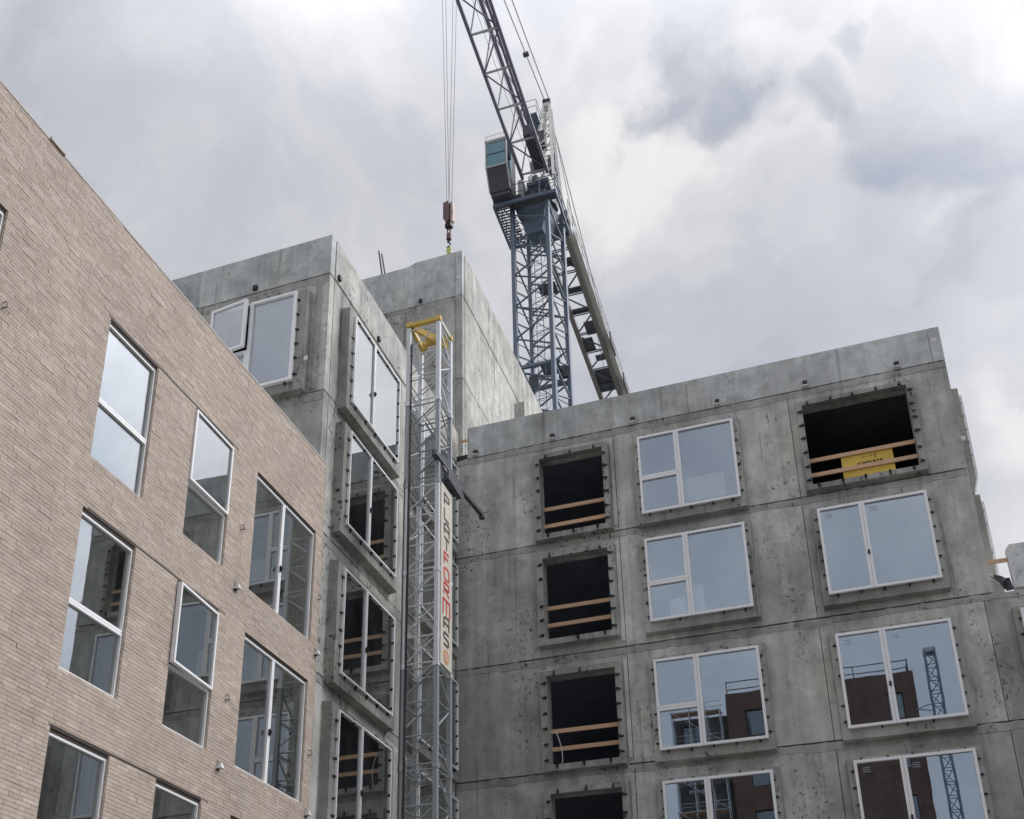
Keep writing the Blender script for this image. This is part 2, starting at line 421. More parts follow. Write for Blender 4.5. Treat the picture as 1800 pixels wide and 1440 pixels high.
def window(kind, x0, x1, z0, z1, F, par, pm, yoff=0., split=.41, handle=False, opened=None, profile=.062, label=None, dep=.08):
    w_, h_ = x1 - x0, z1 - z0; key = (kind, round(w_, 3), round(h_, 3), round(yoff, 3), split, opened, profile)
    a, b, c, d = -w_ / 2, w_ / 2, -h_ / 2, h_ / 2
    P_ = profile; y0, y1 = -.205 - dep + yoff, -.205 + yoff
    panes = []; sashes = []
    m = MB(); xm = a + split * w_; g = .006
    if kind == 'double':
        light(m, panes, a, xm - g / 2, c, d, P_, y0, y1); light(m, panes, xm + g / 2, b, c, d, P_, y0, y1)
    elif kind == 'triple':
        zt = c + .45 * h_
        light(m, panes, a, xm - g / 2, c, zt - g / 2, P_, y0, y1)
        if opened: sashes.append((a, xm - g / 2, zt + g / 2, d))
        else: light(m, panes, a, xm - g / 2, zt + g / 2, d, P_, y0, y1)
        light(m, panes, xm + g / 2, b, c, d, P_, y0, y1)
    elif kind == 'stack':
        zt = c + .425 * h_
        light(m, panes, a, b, c, zt - g / 2, P_, y0, y1)
        if opened: sashes.append((a, b, zt + g / 2, d))
        else: light(m, panes, a, b, zt + g / 2, d, P_, y0, y1)
    if sashes:   # thin fixed surround where the sash has swung out
        for s in sashes: bar_frame(m, s[0], s[1], s[2], s[3], .03, y0 + .03, y1 + .02)
    if key not in _wm: _wm[key] = m.mesh('window', FRAME)
    o = inst('window', _wm[key], par, pm @ F @ T(((x0 + x1) / 2, 0, (z0 + z1) / 2)))
    if label: o['label'] = label
    ym = (y0 + y1) / 2 + .012
    gm_ = GLASS if (F is FR or F is FF or F is FE) else GLASS2
    for p in panes: pane(*p, o, ym, gm_)
    for s in sashes:
        side, ang = opened
        hx = s[0] if side == 'L' else s[1]
        sm = MB(); sw = s[1] - s[0]; x_0, x_1 = (0, sw) if side == 'L' else (-sw, 0)
        bar_frame(sm, x_0, x_1, s[2], s[3], P_, -.07, 0)
        smw = T((hx, y0 + .02, 0)) @ Matrix.Rotation(math.radians(ang if side == 'R' else -ang), 4, 'Z')
        so_ = sm.build('opened_sash', FRAME, o, smw)
        so_['label'] = 'top sash swung outwards'
        MB().box(x_0 + P_, x_1 - P_, -.04, -.032, s[2] + P_, s[3] - P_).build('pane', gm_, o, smw)
    if handle and kind == 'double' and F is FR:
        sm = MB()
        for p in panes:
            for q in range(3): sm.box(p[0] + .1, p[0] + .26, ym - .0065, ym - .005, p[3] - .12 - q * .045, p[3] - .108 - q * .045)
        sm.build('glazing_sticker', STK, o)
    if handle:
        inst('handle', HANDLE, o, T((a + split * w_, y0, -.12 * h_ + .05)))
    return o
def brackets(par, x0, x1, z0, z1, nh, nb, F_inv=None, y=-.2, only='LRTB'):
    out = []
    for i in range(nh):
        z = z0 + (z1 - z0) * (i + .35) / (nh - .15) + random.uniform(-.02, .02)
        if 'L' in only: out.append(T((x0, y, z)) @ Matrix.Rotation(math.radians(-90), 4, 'Y'))
        if 'R' in only: out.append(T((x1, y, z + random.uniform(-.03, .03))) @ Matrix.Rotation(math.radians(90), 4, 'Y'))
    for i in range(nb):
        x = x0 + (x1 - x0) * (i + .3) / (nb - .4) + random.uniform(-.02, .02)
        if 'T' in only: out.append(T((x, y, z1)))
        if 'B' in only: out.append(T((x, y, z0)) @ Matrix.Rotation(math.radians(180), 4, 'Y'))
    for mw in out:
        if random.random() < .04: continue
        k_ = random.uniform(.68, 1.0)
        inst('bracket', BRK, par, mw @ Matrix.Rotation(random.uniform(-.12, .12), 4, 'Y') @ Matrix.Diagonal((1, 1, k_, 1)))
def surround(F, hole, outer, mat, par=None, nh=6, nb=3, depth=.2, only='LRTB', reveal=.25, brk=True):
    par = par or CB
    cx_, cz_ = (outer[0] + outer[1]) / 2, (outer[2] + outer[3]) / 2
    h = (hole[0] - cx_, hole[1] - cx_, hole[2] - cz_, hole[3] - cz_); u = (outer[0] - cx_, outer[1] - cx_, outer[2] - cz_, outer[3] - cz_)
    m = slab([u[0], u[1]], [u[2], u[3]], [h], -depth, 0, back=False)
    # slightly tapered outer edge like struck formwork
    for i, v in enumerate(m.v):
        if v[1] == 0:
            x, y, z = v
            if abs(x - u[0]) < 1e-4: x -= .02
            if abs(x - u[1]) < 1e-4: x += .02
            if abs(z - u[2]) < 1e-4: z -= .02
            if abs(z - u[3]) < 1e-4: z += .01
            m.v[i] = (x, y, z)
    o = m.build('window_surround', mat, par, CBM @ F @ T((cx_, 0, cz_)))
    if brk: brackets(o, h[0] - .01, h[1] + .01, h[2] - .01, h[3] + .01, nh, nb, y=-depth, only=only)
    return o

def wall_row(F, segs, z0, z1, holes, mat=None, thick=.2, proud=0., name='wall_panel'):
    for a, b in segs:
        hs = [h for h in holes if h[0] > a - .01 and h[1] < b + .01]
        cx_ = (a + b) / 2
        hs = [(h[0] - cx_, h[1] - cx_, h[2], h[3]) for h in hs]
        m = slab([a - cx_ + .007, b - cx_ - .007], [z0 + .022, z1 - .020], hs, -proud, thick)
        cb(m, name, mat or CONC, F, T((cx_, 0, 0)))
def lip(F, x0, x1, zj, gaps=()):
    """rough mortar band just under a storey joint"""
    segs = []; x = x0
    while x < x1 - .1:
        l = random.uniform(.9, 3.2); e_ = min(x1, x + l)
        segs.append((x, e_)); x = e_ + random.choice((.004, .004, .02))
    for a, b in segs:
        m = MB(); cx_ = (a + b) / 2; a -= cx_; b -= cx_
        n = max(2, int((b - a) / .11)); top = 0; base = zj - random.uniform(.15, .22); pr = random.uniform(.006, .012)
        xs = [a + (b - a) * i / n for i in range(n + 1)]
        zs = [base + random.uniform(-.02, .02) for _ in xs]; tz = [zj - .02 + random.choice((0, 0, 0, .012, .024, -.03)) + random.uniform(-.006, .004) for _ in xs]
        for i in range(n):
            k = len(m.v)
            m.v += [(xs[i], -pr, zs[i]), (xs[i + 1], -pr, zs[i + 1]), (xs[i + 1], -pr, tz[i + 1]), (xs[i], -pr, tz[i]), (xs[i], 0, zs[i] - .01), (xs[i + 1], 0, zs[i + 1] - .01), (xs[i + 1], 0.03, tz[i + 1] + .002), (xs[i], 0.03, tz[i] + .002)]
            m.f += [(k, k + 1, k + 2, k + 3), (k + 4, k + 5, k + 1, k), (k + 3, k + 2, k + 6, k + 7)]
        cb(m, 'joint_band', CONCR, F, T((cx_, 0, 0)))


# ---- right wing front
XL, XR = -8.93, 3.4
C0 = (-6.56, -4.90); C1 = (-3.97, -1.59); C2 = (.06, 2.43); C3 = (3.79, 6.16)
for r, (z0, z1) in enumerate(ROWS):
    ja, jb = J[5 - r], J[6 - r]
    holes = [(C0[0], C0[1], z0 - .02, z1), (C1[0] + .05, C1[1] - .05, z0 + .05, z1 - .05), (C2[0] + .05, C2[1] - .05, z0 + .05, z1 - .05)]
    if r == 0: holes[2] = (C2[0], C2[1], z0, z1)
    if r >= 2: holes += [(a + .05, a + 2.32, z0 + .05, z1 - .05) for a in (C3[0], 7.0, 10.6, 14.2, 17.8)]
    segs = [(XL, -4.62), (-4.62, -.25), (-.25, 3.18 if r >= 2 else XR)]
    if r >= 2: segs += [(3.18, 9.5), (9.5, 15.5), (15.5, 22)]
    wall_row(FR, segs, ja, jb, holes)
    if r < 4:
        lip(FR, XL + .03, (XR if r < 1 else 9.4) - .03, ja)
        lip(FR, XL + .03, XR - .03 if r < 2 else 9.4, jb) if r == 0 else None
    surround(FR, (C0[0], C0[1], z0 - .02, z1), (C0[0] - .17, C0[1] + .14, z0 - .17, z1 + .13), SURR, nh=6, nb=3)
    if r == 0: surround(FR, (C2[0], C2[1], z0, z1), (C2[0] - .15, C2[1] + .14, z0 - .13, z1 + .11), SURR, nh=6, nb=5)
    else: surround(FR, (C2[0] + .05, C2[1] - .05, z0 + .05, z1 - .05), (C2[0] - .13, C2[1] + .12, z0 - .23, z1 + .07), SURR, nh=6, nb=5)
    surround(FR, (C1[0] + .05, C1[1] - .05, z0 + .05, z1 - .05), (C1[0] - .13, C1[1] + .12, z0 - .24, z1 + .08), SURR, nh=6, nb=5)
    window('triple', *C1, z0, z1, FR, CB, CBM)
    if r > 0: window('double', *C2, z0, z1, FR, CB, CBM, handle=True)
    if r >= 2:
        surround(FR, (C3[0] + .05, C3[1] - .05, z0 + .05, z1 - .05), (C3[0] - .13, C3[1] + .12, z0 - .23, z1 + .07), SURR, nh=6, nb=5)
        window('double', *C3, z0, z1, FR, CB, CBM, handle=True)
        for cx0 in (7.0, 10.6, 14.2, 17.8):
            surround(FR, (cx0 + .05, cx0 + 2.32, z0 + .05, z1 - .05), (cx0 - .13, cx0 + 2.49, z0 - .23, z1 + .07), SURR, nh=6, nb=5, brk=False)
            window('double', cx0, cx0 + 2.37, z0, z1, FR, CB, CBM)
    # raised smooth pilaster strips beside the openings
    for xa, xb in ((-4.72, -4.63),):
        cb(MB().box(xa, xb, -.03, 0, ja + .15, jb - .28, skip=('+y',)), 'wall_rib', CONCS, FR)
wall_row(FR, [(XL, 9.5), (9.5, 22)], J[0], J[1], [])
# parapet of the right wing, in two long panels and an end piece
for a, b in ((-8.6, -2.65), (-2.65, 3.13), (3.13, XR)):
    m = slab([a + .005, b - .005], [18.69, 19.66], [], -.012, .19)
    cb(m, 'parapet_panel', CONCS, FR)
lip(FR, XL + .03, XR - .04, 18.68)
for x in (-8.35, -6.21, -4.07, -1.92, .21, 2.33):
    o = cb(MB().box(-.055, .055, -.10, -.013, 0, .14), 'parapet_bracket', BLACK, FR, T((x, 0, 18.72)))
    MB().box(-.085, .075, -.14, -.013, -.03, -.002).build('packing_plate', WPAINT, o)
o = cb(MB().box(-.06, .06, -.004, 0, -.05, .05), 'sticker', WPAINT, FR, T((3.25, -.013, 19.3)))
# right wing end wall with the outward facing surrounds seen edge-on
for r in range(2):
    z0, z1 = ROWS[r]
    wall_row(FE, [(24.21, 36)], J[5 - r], J[6 - r], [(24.75, 27.1, z0 + .05, z1 - .05)])
    surround(FE, (24.75, 27.1, z0 + .05, z1 - .05), (24.5, 27.3, z0 - .2, z1 + .08), SURR, nh=6, nb=5)
    window('double', 24.7, 27.15, z0, z1, FE, CB, CBM)
cb(slab([24.21, 36], [18.69, 19.66], [], -.012, .19), 'parapet_panel', CONCS, FE)
cb(MB().box(-.05, .05, -.06, 0, -.05, .05), 'wall_box', WPAINT, FR, T((3.44, .12, 16.52)))
# lower terrace parapet at the right edge of the photo
m = MB().poly([(3.82, 12.56), (22, 12.56), (22, 13.6), (3.88, 13.6), (3.80, 13.5)], -.02, .18)
cb(m, 'terrace_parapet', CONCS, FR)
# roofs, floors and inside walls
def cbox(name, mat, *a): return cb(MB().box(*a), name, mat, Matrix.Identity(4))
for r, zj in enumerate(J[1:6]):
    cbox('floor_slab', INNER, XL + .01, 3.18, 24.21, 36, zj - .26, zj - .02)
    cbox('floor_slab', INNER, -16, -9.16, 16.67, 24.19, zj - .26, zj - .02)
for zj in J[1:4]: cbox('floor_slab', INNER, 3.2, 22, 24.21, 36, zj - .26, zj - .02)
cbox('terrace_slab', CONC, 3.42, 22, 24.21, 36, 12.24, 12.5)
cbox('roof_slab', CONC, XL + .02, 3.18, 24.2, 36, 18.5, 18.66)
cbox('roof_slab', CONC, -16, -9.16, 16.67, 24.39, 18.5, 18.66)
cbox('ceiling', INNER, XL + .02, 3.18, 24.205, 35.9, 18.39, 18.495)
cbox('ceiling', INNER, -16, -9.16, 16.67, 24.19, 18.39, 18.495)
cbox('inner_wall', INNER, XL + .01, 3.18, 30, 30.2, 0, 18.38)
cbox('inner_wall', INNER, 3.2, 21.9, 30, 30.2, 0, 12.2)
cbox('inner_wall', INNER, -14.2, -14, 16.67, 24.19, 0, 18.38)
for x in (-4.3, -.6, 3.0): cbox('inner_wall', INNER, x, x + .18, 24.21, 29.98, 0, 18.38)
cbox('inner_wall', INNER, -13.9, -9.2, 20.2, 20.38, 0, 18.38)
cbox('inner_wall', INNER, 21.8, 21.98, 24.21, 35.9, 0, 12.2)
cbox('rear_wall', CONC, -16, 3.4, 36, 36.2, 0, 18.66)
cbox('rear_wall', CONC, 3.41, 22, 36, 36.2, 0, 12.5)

# ---- left wing, long side
D1 = (17.24, 19.65); D2 = (21.12, 23.53)
for r, (z0, z1) in enumerate(ROWS):
    ja, jb = J[5 - r], J[6 - r]
    holes = [(D[0] + .05, D[1] - .05, z0 + .05, z1 - .05) for D in (D1, D2)]
    wall_row(FL, [(16.655, 20.55), (20.55, 23.985)], ja, jb, holes, CONC)
    lip(FL, 16.7, 23.95, ja)
    for k, D in enumerate((D1, D2)):
        surround(FL, holes[k], (D[0] - .2, D[1] + (.2 if k == 0 else .12), z0 - .24, z1 + .1), SURR, nh=6, nb=5)
        window('double', *D, z0, z1, FL, CB, CBM, handle=True, split=.42, profile=.037, dep=.055)
wall_row(FL, [(16.655, 23.985)], 0, 3.7, [])
cb(slab([16.655, 24.19], [18.69, 19.72], [], -.012, .19), 'parapet_panel', CONCB, FL)
for y in (18.86, 21.5): cb(MB().box(-.045, .045, -.07, -.013, 0, .11), 'parapet_bracket', BLACK, FL, T((y, 0, 18.74)))
# ---- left wing, end wall above the brick roof
wall_row(FF, [(-16, -8.95)], 15.68, 18.67, [(-11.52, -9.62, 15.95, 18.1)])
wall_row(FF, [(-16, -8.95)], 12.52, 15.68, [])
wall_row(FF, [(-16, -8.95)], 9.6, 12.52, [])
cb(slab([-16, -8.955], [18.69, 19.72], [], -.012, .19), 'parapet_panel', CONCS, FF)
lip(FF, -15.9, -9.0, 15.68); lip(FF, -15.9, -9.0, 18.68)
surround(FF, (-11.52, -9.62, 15.95, 18.1), (-11.75, -9.36, 15.68, 18.22), SURR, nh=6, nb=4)
window('triple', -11.58, -9.57, 15.9, 18.16, FF, CB, CBM, split=.46, opened=('L', 6.5), label='window with its upper left sash open')
cb(MB().box(-.05, .05, -.07, -.013, 0, .11), 'parapet_bracket', BLACK, FF, T((-10.75, 0, 18.74)))
cb(MB().box(-.05, .05, -.07, -.013, 0, .11), 'parapet_bracket', BLACK, FL, T((16.8, 0, 18.76)))
# rough cast strip on the end wall
m = MB(); z = 15.75
xs = [(-9.27, -9.12)]
zz = 15.75
prev = None
pts = []
while zz < 18.5:
    pts.append((zz, -9.29 + random.uniform(-.025, .02), -9.10 + random.uniform(-.03, .02))); zz += .09
for i in range(len(pts) - 1):
    k = len(m.v); (a, l0, r0), (b, l1, r1) = pts[i], pts[i + 1]
    m.v += [(l0, 0, a), ((l0 + r0) / 2, -.03, a), (r0, 0, a), (l1, 0, b), ((l1 + r1) / 2, -.03, b), (r1, 0, b)]
    m.f += [(k, k + 1, k + 4, k + 3), (k + 1, k + 2, k + 5, k + 4)]
cb(m, 'rough_strip', CONCR, FF)
for p in ((-9.02, 17.2), (-9.3, 16.4)): cb(MB().box(-.04, .04, -.004, 0, -.05, .05), 'sticker', WPAINT, FF, T((p[0], -.003 if p[0] > -9.2 else -.205, p[1])))

# ---- stair tower
for ja, jb in ((18.67, 21.9), (21.9, 24.9)):
    wall_row(FT, [(-16, -9.165), (-9.165, -8.95)], ja, jb, [], CONC)
    wall_row(FL, [(24.805, 36)], ja, jb, [], CONCB)
wall_row(FL, [(24.2, 24.59)], 3.7, 18.67, [])
m = MB().poly([(-16, 24.92), (-9.165, 24.92), (-9.165, 26.6), (-10.45, 26.6), (-10.75, 26.5), (-16, 26.5)], -.012, .19)
cb(m, 'parapet_panel', CONCS, FT)
cb(slab([-9.155, -8.955], [24.92, 26.6], [], -.012, .19), 'parapet_panel', CONCS, FT)
cb(slab([24.805, 36], [24.92, 26.6], [], -.012, .19), 'parapet_panel', CONCB, FL)
lip(FT, -15.9, -9.0, 24.92); lip(FT, -15.9, -9.0, 21.92)
cb(MB().box(-.05, .05, -.07, -.013, 0, .12), 'parapet_bracket', BLACK, FT, T((-10.28, 0, 24.98)))
cb(MB().box(-.05, .05, -.006, 0, -.05, .05), 'sticker', WPAINT, FT, T((-9.06, -.013, 25.6)))
cbox('tower_roof_slab', CONC, -16, -9.16, 24.81, 36, 25.2, 25.5)
cbox('rear_wall', CONC, -16, -8.96, 36, 36.2, 18.7, 26.6)
for (x, z, l, lean) in ((-11.72, 26.45, 1.45, -.2), (-11.60, 26.4, 1.35, -.22), (-12.87, 26.4, 1.35, -.05)):
    cb(MB().cyl((0, 0, 0), (lean, 0, l), .028, 6), 'reinforcing_bar', MACH, T((x, 25.0, z)))
cbox('roof_upstand', CONC, -7.86, -7.55, 26, 26.3, 18.68, 21.7)
cbox('wall_box', WPAINT, -7.5, -7.36, 26, 26.1, 18.7, 21.15)

# ------------------------------------------------------------------ brick building (same row of flats, finished part)
BB = empty('brick_building', (-8.6, 10, 0)); BBM = T((8.6, -10, 0))
tag(BB, 'finished pale beige brick wing with white framed windows, filling the left of the photo', 'building')
XB = -8.6
FB = T((XB, 0, 0)) @ RZ(90)
def bb(mb, name, mat, off=Matrix.Identity(4)): return mb.build(name, mat, BB, BBM @ FB @ off)
HB = .05345
ZTOP = 13.56; Z0 = 11.96 - 222 * HB
BC = [(9.735, 10.85), (11.83, 12.92), (13.69, 15.80), (7.74 - 1.1, 7.74)]
BR = [(11.96 - (55 * i + 41) * HB, 11.96 - 55 * i * HB) for i in range(4)]
bh = []
for z0, z1 in BR:
    for c in BC: bh.append((c[0], c[1], z0, z1))
bb(slab([-4, 16.05], [0, ZTOP - .02], bh, .009, .30), 'backing_wall', MORTAR)
rowshift = {}
bricks = []
z = Z0; k = 0
LB = .225; GP = .005; GH = .004
heads = [z1 for z0, z1 in BR]
while z < ZTOP - .01:
    zt = min(z + HB, ZTOP)
    spans = [(-2.0, 16.06)]
    for h in bh:
        if h[2] < (z + zt) / 2 < h[3]:
            ns = []
            for a, b in spans:
                if h[1] <= a or h[0] >= b: ns.append((a, b)); continue
                if h[0] > a: ns.append((a, h[0]))
                if h[1] < b: ns.append((h[1], b))
            spans = ns
    off = ((k % 2) * .5 + random.choice((0, 0, .25)) + random.uniform(-.06, .06)) * LB % LB
    slot = any(abs(z - hd) < .01 for hd in heads)
    for a, b in spans:
        x = a; first = True
        while x < b - .03:
            l = (LB - off) if first and off < LB - .06 else LB
            if not first and random.random() < .05: l = LB * .5
            first = False
            e_ = min(b, x + l)
            if b - e_ < .05: e_ = b
            zb = z + GP
            if slot and x > 9.6 and e_ < 13.1: zb = z + .037
            bricks.append((x + GH / 2 * (x > a), e_ - GH / 2 * (e_ < b), zb, zt, max(-.003, min(.004, random.gauss(0, .0014)))))
            x = e_
    z = zt; k += 1
def prj(P):
    q = P - CAM; dd = q.dot(WV)
    return (CX + FPX * q.dot(RV) / dd, CY + FPX * q.dot(DV) / dd)
scored = []
for i, b in enumerate(bricks):
    if b[0] < 5: continue
    p = prj(Vector((XB, b[0], b[2]))); q = prj(Vector((XB, b[1], b[3]))); c = ((p[0] + q[0]) / 2, (p[1] + q[1]) / 2)
    if not (12 < c[0] < 600 and 150 < c[1] < 1425): continue
    r_ = prj(Vector((XB, b[1], b[2])))
    area = abs((r_[0] - p[0]) * (q[1] - r_[1]) - (r_[1] - p[1]) * (q[0] - r_[0]))
    scored.append((area, i))
scored.sort(reverse=True)
single = set(i for _, i in scored[:300])
bm_ = MB(); bmeshes = {}
for i, (a, b, c, d, pr) in enumerate(bricks):
    if i in single:
        kk = (round(b - a, 3), round(d - c, 3))
        if kk not in bmeshes: bmeshes[kk] = MB().box(-kk[0] / 2, kk[0] / 2, 0, .0085, -kk[1] / 2, kk[1] / 2, skip=('+y',)).mesh('brick', BRICK)
        inst('brick', bmeshes[kk], BB, BBM @ FB @ T(((a + b) / 2, -pr, (c + d) / 2)))
    else: bm_.box(a, b, -pr, .0085, c, d, skip=('+y',))
o = bb(bm_, 'brickwork', BRICK); o['kind'] = 'stuff'
# brick reveals of the window openings
for z0, z1 in BR[:3]:
    for c in BC:
        m = MB(); zz = z0
        while zz < z1 - .01:
            m.box(c[1] - .012, c[1] - .001, .0095, .10, zz + GP, zz + HB); m.box(c[0] + .001, c[0] + .012, .0095, .10, zz + GP, zz + HB); zz += HB
        o = bb(m, 'brick_reveal', BRICK); o['kind'] = 'stuff'
# coping, roof, core
bb(MB().box(-4, 8.15, -.008, .3, ZTOP, ZTOP + .03).box(8.43, 16.07, -.008, .3, ZTOP, ZTOP + .03), 'coping', COPE)
o = bb(MB().box(8.15, 8.43, -.03, .28, ZTOP + .008, ZTOP + .055), 'coping', COPE); o['label'] = 'short lifted piece of coping'
bb(MB().box(-4, 16.0, .32, 7, 13.0, 13.2), 'roof', CONC)
bb(MB().box(-4, 16.0, 5.2, 5.4, 0, 13.0), 'inner_wall', INNER)
for zz in (3.4, 6.4, 9.4): bb(MB().box(-4, 16.0, .32, 5.1, zz - .1, zz + .1), 'floor_slab', INNER)
for yy in (8.6, 11.3, 13.3): bb(MB().box(yy, yy + .15, .32, 5.1, 0.1, 12.9), 'inner_wall', INNER)
bb(MB().box(-4.2, -4.0, 0.02, 7, 0, 13.5), 'end_wall', BBRICK)
YO = .305
BWF = dict(profile=.036, yoff=YO, dep=.06)
LINT = plain('lintel_steel_shade', (.05, .035, .03), .6)  # dark steel tone that also carries the shade of the window-head gaps
for r, (z0, z1) in enumerate(BR):
    bb(MB().box(9.74, 12.91, .0055, .0085, z1 + .002, z1 + .036), 'lintel_shadow_angle', LINT)  # steel angle made near black to paint the shadow in the lintel slot
    for ci, c in enumerate(BC):
        F = FB; z1 = BR[r][1] - .04
        bb(MB().box(c[0] + .001, c[1] - .001, .03, .10, z1 + .001, z1 + .039), 'head_shadow_strip', LINT)  # added dark strip, paints the shadow in the gap above the frame
        if ci == 2: window('double', *c, z0, z1, F, BB, BBM, split=.47, handle=r in (0, 1), **BWF)
        else:
            op = ('R', 3.6) if (ci == 1 and r == 1) else (('R', 1.2) if (ci == 1 and r == 0) else None)
            window('stack', *c, z0, z1, F, BB, BBM, opened=op, label='window with its top sash swung open' if (ci == 1 and r == 1) else None, **BWF)
# wall anchors and the little capped boxes
for y, zz in ((13.3, 9.63), (16.0, 9.64), (13.24, 6.7), (15.96, 6.72), (10.6, 3.75)):
    m = MB().box(-.035, .035, -.02, .0, -.06, .05)
    m.hull8([(-.035, -.09, -.05), (.055, -.09, -.05), (.055, -.01, -.055), (-.035, -.01, -.055), (-.005, -.06, .03), (.03, -.06, .03), (.03, -.01, .055), (-.005, -.01, .055)])
    o = bb(m, 'wall_anchor', WPAINT, T((y, 0, zz)))
    MB().box(-.03, -.012, -.02, 0, -.07, .06).box(-.02, .02, -.03, 0, -.075, -.062).build('anchor_backplate', BLACK, o)
    MB().cyl((.04, -.05, -.04), (.16, -.09, -.03), .005, 5).build('tie_wire', HOOKP, o)
for y, zz in ((13.3, 7.78), (15.96, 7.77), (16.0, 10.73), (7.93, 10.71), (13.33, 10.7)):
    m = MB().cyl((0, 0, -.05), (0, -.07, -.05), .009, 6).cyl((0, 0, .03), (0, -.05, .03), .007, 6).cyl((0, -.05, .03), (.02, -.06, -.05), .006, 6)
    o = bb(m, 'wall_tie', MACH, T((y, 0, zz)))
    MB().cyl((0, -.05, -.03), (.10, -.07, -.01), .004, 5).cyl((.1, -.07, -.01), (.15, -.06, .03), .006, 5).build('tie_wire', HOOKP, o)
bb(slab([16.062, 16.45], [0, 13.55], [], .33, .38), 'side_closer', CONCR)
bb(MB().box(16.05, 16.061, -.005, .349, 0, 13.55), 'brick_return', BRICK)

# ------------------------------------------------------------------ timber guard rails in the openings
RAILM = {}
def guard(x0, x1, zs, label, side='front'):
    e = empty('guard_rail', ((x0 + x1) / 2, 24.03, zs[1]))
    tag(e, label, 'guard rail', 'timber guard rails across the window openings')
    L_ = round(x1 - x0 - .01, 3)
    if L_ not in RAILM: RAILM[L_] = MB().box(-L_ / 2, L_ / 2, 0, .04, -.05, .05).mesh('rail', TIMBER)
    for z in zs:
        inst('rail', RAILM[L_], e, T((0, random.uniform(.0, .02), z - zs[1])) @ Matrix.Rotation(random.uniform(-.006, .006), 4, 'Y'))
    return e
guard(*C0, (16.68, 16.2), 'two timber boards across the topmost opening of the narrow dark column')
guard(*C0, (13.85, 13.39), 'two timber boards across the second narrow dark opening from the top')
guard(*C0, (10.62, 10.18), 'two timber boards across the third narrow opening, with a white cable hanging behind')
guard(*C0, (7.72, 7.28), 'timber boards in the lowest narrow opening, cut off by the bottom edge')
guard(*C2, (16.66, 16.26), 'two long timber boards across the wide opening at top right, before the yellow board')
e = empty('guard_rail', (-8.75, 24.3, 19.0)); tag(e, 'timber guard rails closing the gap at the inner roof corner beside the tower', 'guard rail')
MB().box(-.2, .25, 0, .04, -.05, .05).build('rail', TIMBER, e, T((0, 0, .0)))
MB().box(-.2, .25, 0, .04, -.03, .03).build('rail', TIMBER, e, T((0, 0, .52)))
o = MB().box(-.22, .2, 0, .06, -.0, .2).build('dark_wrap', TARP); o.location = (-8.72, 24.08, 18.69)
tag(o, 'dark plastic wrapped bundle in the gap at the inner roof corner', 'bundle')
e = MB().box(-.35, .42, 0, .04, -.045, .045).build('timber_rail', TIMBER); e.location = (3.55, 24.05, 13.28)
tag(e, 'short timber rail bridging the gap to the terrace parapet at the right edge', 'rail')
# tarpaulin and white panel on the terrace
m = MB(); nx = 9
P0 = [(3.4, 13.05), (3.48, 13.0), (3.56, 12.94), (3.64, 12.9), (3.72, 12.88), (3.78, 12.86)]
P1 = [(3.4, 12.95), (3.47, 12.88), (3.55, 12.74), (3.6, 12.62), (3.68, 12.55), (3.80, 12.54)]
for i in range(len(P0)):
    w_ = .05 * math.sin(i * 1.9); m.v += [(P0[i][0], .1 + w_, P0[i][1]), (P1[i][0], .02 + w_, P1[i][1]), (P0[i][0], .14 + w_, P0[i][1]), (P1[i][0], .06 + w_, P1[i][1])]
for i in range(len(P0) - 1):
    a = i * 4; b = a + 4
    m.f += [(a, a + 1, b + 1, b), (a + 2, b + 2, b + 3, a + 3), (a, b, b + 2, a + 2), (a + 1, a + 3, b + 3, b + 1)]
m.f += [(0, 2, 3, 1), (20, 21, 23, 22)]
o = m.build('tarpaulin', TARP); o.location = (0, 24.02, .02); tag(o, 'crumpled dark tarpaulin on the terrace edge at the right border', 'tarpaulin')
o = MB().box(3.42, 3.66, 0, .03, 12.52, 13.02).box(3.53, 3.545, -.01, 0, 12.52, 13.0).build('white_sheet', WBOARD); o.location = (0, 24.28, 0)
tag(o, 'white sheet board standing behind the dark tarpaulin on the terrace', 'board')

# boards
def strokes(m, pts, x, z, s, w, y):
    for st in pts:
        for (a, b), (c, d) in zip(st, st[1:]):
            m.beam((x + a * s, y, z + b * s), (x + c * s, y, z + d * s), .004, w, up=(0, 1, 0)) if False else m.beam((x + a * s, y, z + b * s), (x + c * s, y, z + d * s), w, .002, up=(0, 1, 0))
GLY = {'P': [[(0, 0), (0, 1), (.62, .92), (.62, .5), (0, .42)]], 'L': [[(0, 1), (0, 0), (.6, 0)]], 'A': [[(0, 0), (0, .8), (.2, 1), (.65, 1), (.65, 0)], [(0, .45), (.65, .45)]],
       'T': [[(0, 1), (.66, 1)], [(.33, 1), (.33, 0)]], 'F': [[(0, 0), (0, 1), (.6, 1)], [(0, .52), (.5, .52)]], 'O': [[(0, .15), (0, .85), (.15, 1), (.5, 1), (.65, .85), (.65, .15), (.5, 0), (.15, 0), (0, .15)]],
       'R': [[(0, 0), (0, 1), (.62, 1), (.62, .5), (0, .45)], [(.2, .45), (.64, 0)]], 'M': [[(0, 0), (0, 1), (1.0, 1), (1.0, 0)], [(.5, 1), (.5, .1)]],
       'S': [[(.62, 1), (.12, 1), (0, .88), (0, .58), (.6, .45), (.6, .1), (.5, 0), (0, 0)]],
       'K': [[(0, 0), (0, 1)], [(.6, 1), (0, .5), (.6, 0)]], 'I': [[(0, 0), (0, 1)]], 'N': [[(0, 0), (0, 1), (.6, 0), (.6, 1)]], 'V': [[(0, 1), (.3, 0), (.6, 1)]]}
e = MB().box(-.575, .575, 0, .02, 0, .77).build('yellow_board', YBOARD); e.location = (1.34, 24.09, 15.87)
tag(e, 'yellow printed board behind the timber rails of the wide opening at top right', 'board')
m = MB(); x = -.22
